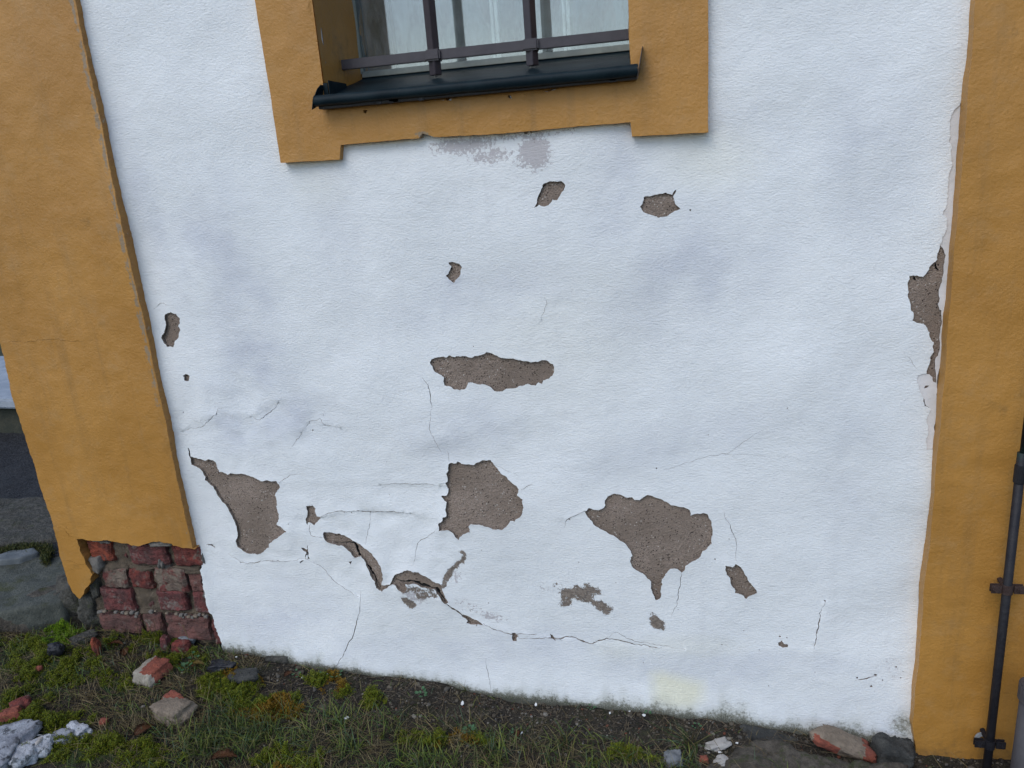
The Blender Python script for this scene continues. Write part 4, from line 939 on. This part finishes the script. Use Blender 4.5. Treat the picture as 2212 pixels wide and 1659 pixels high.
while cnt < 115000:
    cnt += 1
    x = rng.uniform(-2.75, 1.15); y = -rng.uniform(.012, 1.0)
    if x < -2.05 and rng.rand() < .3: y = rng.uniform(-.4, .0)
    z = gz(x, y); px, py = proj(x, y, z); g, s, L = dens(px, py)
    if x > .68 and y > -.05: continue
    r = rng.rand()*1.7
    cl = fbm(Vector((x*11, y*11, 7)), 2); g *= max(0, 1+3.2*cl); s *= max(0, 1-2.2*cl)
    if r < g:
        c = np.array(gn[rng.randint(5)])*rng.uniform(.7, 1.25); tip = c*rng.uniform(1.0, 1.5) if rng.rand() < .8 else np.array(stw[rng.randint(4)])
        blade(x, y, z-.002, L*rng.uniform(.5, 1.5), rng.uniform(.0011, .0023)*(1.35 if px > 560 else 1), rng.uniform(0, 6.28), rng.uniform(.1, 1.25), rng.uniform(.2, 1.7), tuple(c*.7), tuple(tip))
    elif r < g+s:
        c = np.array(stw[rng.randint(4)])*rng.uniform(.5, 1.1)
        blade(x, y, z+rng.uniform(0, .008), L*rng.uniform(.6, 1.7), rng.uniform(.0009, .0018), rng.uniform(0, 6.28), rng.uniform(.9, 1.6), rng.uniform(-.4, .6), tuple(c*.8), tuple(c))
for (px, py, n, L, wd) in ((665,1450,7,.05,.0015),(715,1455,7,.06,.0012),(1010,1490,10,.05,.0017),(1110,1500,8,.05,.0015),(940,1600,14,.075,.003),(1220,1610,22,.075,.003),(800,1560,10,.05,.0025),(1700,1600,6,.04,.0016),(1440,1570,7,.05,.0014),(1480,1600,14,.06,.0018),
                         (1050,1650,20,.06,.003),(1350,1640,18,.06,.003),(860,1590,12,.05,.002),(10,1525,16,.05,.003),(240,1395,14,.09,.0012),(345,1380,12,.10,.0012),(300,1375,8,.10,.001),(285,1355,5,.08,.001),(410,1395,8,.09,.001),(1150,1625,12,.06,.0025)):
    p = onG(px, py)
    for k in range(n):
        c = np.array(gn[rng.randint(5)]) if rng.rand() < .65 else np.array(stw[rng.randint(4)])
        yy = min(p[1]+rng.normal(0, .010), -.02)
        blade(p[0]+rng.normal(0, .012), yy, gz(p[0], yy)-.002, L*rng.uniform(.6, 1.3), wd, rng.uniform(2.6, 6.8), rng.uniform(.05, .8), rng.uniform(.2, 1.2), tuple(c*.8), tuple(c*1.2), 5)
for i in range(1500):
    x = rng.uniform(-1.5, .66); y = -.02-abs(rng.normal(0, .10)); c = np.array([(.10,.075,.05),(.16,.12,.075),(.045,.033,.024)][rng.randint(3)])
    blade(x, y, gz(x, y)+rng.uniform(.001, .006), rng.uniform(.012, .05), rng.uniform(.0008, .0018), rng.uniform(0, 6.28), rng.uniform(1.3, 1.62), rng.uniform(-.2, .3), tuple(c), tuple(c*.8), 3)
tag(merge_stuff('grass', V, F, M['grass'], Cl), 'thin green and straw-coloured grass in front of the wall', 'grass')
# the bigger tuft is a plant of its own
V, F, Cl = [], [], []
p = onG(1492, 1608)
for k in range(38):
    c = np.array(gn[rng.choice([0, 2, 4])]) if rng.rand() < .7 else np.array(stw[rng.randint(4)])
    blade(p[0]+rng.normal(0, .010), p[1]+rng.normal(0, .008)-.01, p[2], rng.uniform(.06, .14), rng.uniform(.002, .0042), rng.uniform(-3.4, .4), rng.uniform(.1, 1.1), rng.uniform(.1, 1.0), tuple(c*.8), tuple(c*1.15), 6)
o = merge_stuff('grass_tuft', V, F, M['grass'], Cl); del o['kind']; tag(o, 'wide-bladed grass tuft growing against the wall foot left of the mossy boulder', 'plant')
# moss cushions
V, F, Cl = [], [], []
cells = []
for x in np.arange(-2.75, .6, .01):
    for y in np.arange(-1.0, -.005, .01):
        px, py = proj(x, y, gbase(x, y)); m_ = mossf(px, py)
        if -150 < px < 1750 and m_ > .02:
            cl = fbm(Vector((x*20, y*20, 3)), 3); k = m_+cl*1.5-.15
            if k > 0: cells.append((x, y, min(k, 1), m_, cl, px, py))
wts = np.array([c[2] for c in cells]); wts /= wts.sum(); print('cells', len(cells))
for ci in rng.choice(len(cells), 170000, p=wts):
    x, y, k_, m_, cl, px, py = cells[ci]; x += rng.rand()*.01; y += rng.rand()*.01
    if y > -.012: continue
    z = gz(x, y); cl2 = fbm(Vector((x*55, y*55, 8)), 2)
    h = .003+.022*max(0, .45+1.2*cl+.8*cl2)*k_; b = len(V); s_ = rng.uniform(.0016, .0034); th = rng.rand()*6.28; el = rng.uniform(-.1, 1.2)
    t_ = rng.uniform(.3, 1.0); zz = z+.002+h*t_
    d = np.array([math.cos(th)*math.cos(el), math.sin(th)*math.cos(el), math.sin(el)]); sd_ = np.array([-math.sin(th), math.cos(th), 0])*s_*.5
    o3 = np.array([x, y, zz]); c = np.array([(.115,.145,.008),(.18,.205,.012),(.045,.065,.007),(.15,.12,.014)][rng.choice(4, p=[.42,.3,.2,.08])])*rng.uniform(.6, 1.15)
    hue = fbm(Vector((x*7, y*7, 31)), 2)
    if hue > .18 and px > 480: c = c*[1.5, .74, .8]
    if abs(px-135) < 50 and abs(py-1370) < 30: c = c*[1.05, 1.5, 1.0]
    for q in (o3-sd_, o3+sd_, o3+d*s_*1.5): V.append(tuple(q)); Cl.append(tuple(c))
    F.append((b, b+1, b+2))
print('moss', len(F))
tag(merge_stuff('moss', V, F, M['mossleaf'], Cl), 'bright green moss cushions', 'moss')
# moss rim on the kerb stones
V, F, Cl = [], [], []
for i in range(9000):
    t = rng.rand(); px = rng.normal(0, 1)*5+np.interp(t, [0, .25, .5, .7, 1], [-60, 10, 60, 105, 95]); py = rng.normal(0, 1)*4+np.interp(t, [0, .25, .5, .7, 1], [1196, 1186, 1176, 1180, 1206])
    pz = UZ(px, py, .15); b = len(V); s_ = rng.uniform(.003, .007); th = rng.rand()*6.28; el = rng.uniform(0, 1.4)
    d = np.array([math.cos(th)*math.cos(el), math.sin(th)*math.cos(el), math.sin(el)]); sd_ = np.array([-math.sin(th), math.cos(th), 0])*s_*.3
    c = np.array([(.050,.065,.012),(.09,.085,.02),(.025,.035,.008)][rng.randint(3)])*rng.uniform(.6, 1.1); o3 = np.array([pz[0], pz[1], .125+rng.uniform(0, .028)])
    for q in (o3-sd_, o3+sd_, o3+d*s_*1.6): V.append(tuple(q)); Cl.append(tuple(c))
    F.append((b, b+1, b+2))
tag(merge_stuff('kerb_moss', V, F, M['mossleaf'], Cl), 'mossy growth along the joint of the kerb stones', 'moss')
# broad-leaved weeds
def weed(px, py, n, r, label, i):
    p = onG(px, py); root = empty('weed', tuple(p), label, 'plant', 'small leafy weeds along the wall foot')
    for k in range(n):
        th = 6.28*k/n+random.uniform(-.4, .4); rr = r*random.uniform(.35, 1); el = random.uniform(.2, .9)
        bm = bmesh.new(); l = r*random.uniform(.45, .7); q = []
        for (a, b, h) in ((0,0,0),(.35,-.38,.02),(.8,-.34,.08),(1,0,.02),(.8,.34,.08),(.35,.38,.02)): q.append(bm.verts.new((l*a, l*b, l*h)))
        c = bm.verts.new((l*.55, 0, -l*.06))
        for j in range(6): bm.faces.new((q[j], q[(j+1) % 6], c))
        o = bmobj('leaf', bm, M['weed']); o.parent = root; o.location = (rr*.6*math.cos(th), min(rr*.6*math.sin(th), -.022-p[1]-l), .004+rr*el); o.rotation_euler = (random.uniform(-.3, .3), -random.uniform(0, .5), th)
for i, (x, y, n, r, lb) in enumerate(((728,1465,9,.022,'dark green clover-like weed at the wall under the vertical crack'),(693,1462,6,.016,'small bright weed left of the crack-foot weed'),(640,1462,6,.016,'weed at the wall beside the red crumb'),(912,1504,10,.022,'leafy weed in the soil below the middle of the wall'),
     (1400-0,1515+22,6,.014,'tiny weed nearest the middle of the dark soil'),(1278,1535,6,.014,'small pale weed under the cream patch of wall'),(1110,1584,6,.014,'lone weed at the front edge of the soil strip'),(400,1450,8,.026,'bluish-green leafy weed right of the red brick piece'),(418,1425,6,.02,'weed above the bluish-green leafy one'),
     (1012,1540+45,8,.022,'flat leafy weed in the grass at bottom middle'),(340,1480,5,.016,'weed tucked under the red brick piece'),(1505,1575,6,.014,'weed at the wall foot behind the grass tuft'))):
    weed(x, y, n, r, lb, i)
# dead leaves
def deadleaf(px, py, l, mt, label, rz):
    p = onG(px, py); bm = bmesh.new(); n = 8; up, dn, mid = [], [], []
    for i in range(n+1):
        t = i/n; w_ = l*.30*math.sin(math.pi*min(t*.92+.06, 1))*random.uniform(.8, 1.15); z = l*.16*math.sin(t*3.1)
        mid.append(bm.verts.new((l*t, 0, z))); up.append(bm.verts.new((l*t, w_, z+l*.08))); dn.append(bm.verts.new((l*t, -w_, z+l*.10)))
    for i in range(n): bm.faces.new((mid[i], mid[i+1], up[i+1], up[i])); bm.faces.new((dn[i], dn[i+1], mid[i+1], mid[i]))
    r = bmesh.ops.solidify(bm, geom=bm.faces[:], thickness=.0006)
    o = bmobj('dead_leaf', bm, M[mt], smooth=True); o.location = (p[0], p[1], p[2]+.012); o.rotation_euler = (random.uniform(-.2, .2), .05, rz); tag(o, label, 'leaf', 'dead leaves on the ground')
deadleaf(455, 1650, .075, 'leaf_brown', 'large brown leaf at the bottom edge in the green grass', .3)
deadleaf(415, 1442, .045, 'leaf_yellow', 'yellow-brown leaf right of the red brick piece', .1)
deadleaf(615, 1470, .035, 'leaf_brown', 'reddish leaf in the moss by the wall', 1.2)
deadleaf(235, 1400, .05, 'leaf_brown', 'reddish brown leaf below the lowest bricks', .2)
deadleaf(270, 1425, .05, 'leaf_brown', 'curled brown leaf in the grass between the shard and the brick piece', 2.2)
deadleaf(1120, 1600, .03, 'leaf_brown', 'orange-brown leaf in the grass at bottom middle', 1.9)
deadleaf(290, 1600, .06, 'leaf_brown', 'dull brown leaf sunk in the dry straw', 1.1)

# ---------------------------------------------------------------- pipes at the right
def tube(bm, a, b, r, n=20, cap=True):
    a, b = Vector(a), Vector(b); q = (b-a).to_track_quat('Z', 'Y'); A1, B1 = [], []
    for k in range(n):
        d = q @ Vector((r*math.cos(6.2832*k/n), r*math.sin(6.2832*k/n), 0)); A1.append(bm.verts.new(a+d)); B1.append(bm.verts.new(b+d))
    for k in range(n): j = (k+1) % n; bm.faces.new((A1[k], A1[j], B1[j], B1[k]))
    if cap: bm.faces.new(A1[::-1]); bm.faces.new(B1)
YPI = -.085
t1 = U(2206, 1000, YPI); t2 = U(2132, 1655, YPI); slope = (t2[0]-t1[0])/(t2[1]-t1[1])
def px_at(z): return t1[0]+slope*(z-t1[1])
ztop = U(2207, 978, YPI)[1]
pp = empty('conductor_pipe', (px_at(-.25), YPI, -.25), 'thin black vertical pipe clamped to the right ochre pilaster', 'pipe')
bm = bmesh.new(); tube(bm, (px_at(-.5), YPI, -.5), (px_at(ztop), YPI, ztop), .0108); setp(bmobj('tube', bm, M['pipe'], smooth=True), pp)
zc = U(2206, 1020, YPI)[1]; bm = bmesh.new(); tube(bm, (px_at(zc), YPI, zc-.028), (px_at(zc), YPI, zc+.02), .0135); setp(bmobj('coupling', bm, M['pipe'], bevel=.002), pp)
bm = bmesh.new(); tube(bm, (px_at(ztop), YPI, ztop), (px_at(ztop)+.001, YPI, 2.6), .0060); setp(bmobj('rod', bm, M['pipe'], smooth=True), pp)
for (cx, cy, mt) in ((2186, 1272, 'rust'), (2138, 1606, 'pipe')):
    zc = U(cx, cy, YPI)[1]; xx = px_at(zc); bm = bmesh.new()
    tube(bm, (xx, YPI, zc-.013), (xx, YPI, zc+.013), .0138)
    for s in (-1, 1):
        box(bm, xx+s*.026-.012, xx+s*.026+.012, YPI-.007, YPI-.003, zc-.011, zc+.011); box(bm, xx+s*.026-.012, xx+s*.026+.012, YPI+.003, YPI+.007, zc-.011, zc+.011)
        tube(bm, (xx+s*.028, YPI-.015, zc), (xx+s*.028, YPI+.013, zc), .0055, 6)
        tube(bm, (xx+s*.028, YPI-.010, zc), (xx+s*.028, YPI-.007, zc), .0085, 10)
    tube(bm, (xx, YPI+.012, zc), (xx, YP+.01, zc), .007, 10)
    setp(bmobj('clamp', bm, M[mt], bevel=.0008), pp)
zc = U(2120, 1590, YP)[1]; xw = U(2120, 1590, YP)[0]
bm = bmesh.new()
for k in range(24):
    a0, a1_ = 6.2832*k/24, 6.2832*(k+1)/24; q = []
    for (a, r, y) in ((a0,.010,YP-.010),(a1_,.010,YP-.010),(a1_,.021,YP-.008),(a0,.021,YP-.008)): q.append(bm.verts.new((xw+r*math.cos(a), y, zc+r*math.sin(a))))
    bm.faces.new(q)
bmesh.ops.remove_doubles(bm, verts=bm.verts[:], dist=1e-5); bmesh.ops.solidify(bm, geom=bm.faces[:], thickness=.003)
setp(bmobj('washer', bm, M['zinc']), pp)
YD = -.13
dx_ = U(2215, 1600, YD)[0]
dp_ = empty('drain_pipe', (dx_, YD, -.25), 'wider grey drain pipe at the extreme right, beside the thin black pipe', 'pipe')
zt = U(2215, 1330, YD)[1]; zj = U(2215, 1500, YD)[1]
bm = bmesh.new(); tube(bm, (dx_+.012, YD, -.5), (dx_+.012, YD, zj), .036, 28); setp(bmobj('tube', bm, M['pipe_grey'], smooth=True), dp_)
bm = bmesh.new(); tube(bm, (dx_+.012, YD, zj-.02), (dx_+.012, YD, zj+.03), .042, 28); setp(bmobj('collar', bm, M['pipe_grey'], bevel=.004), dp_)
bm = bmesh.new(); tube(bm, (dx_+.055, YD, zj), (dx_+.055, YD, zt), .034, 28); setp(bmobj('upper_tube', bm, M['rust'], bevel=.004), dp_)
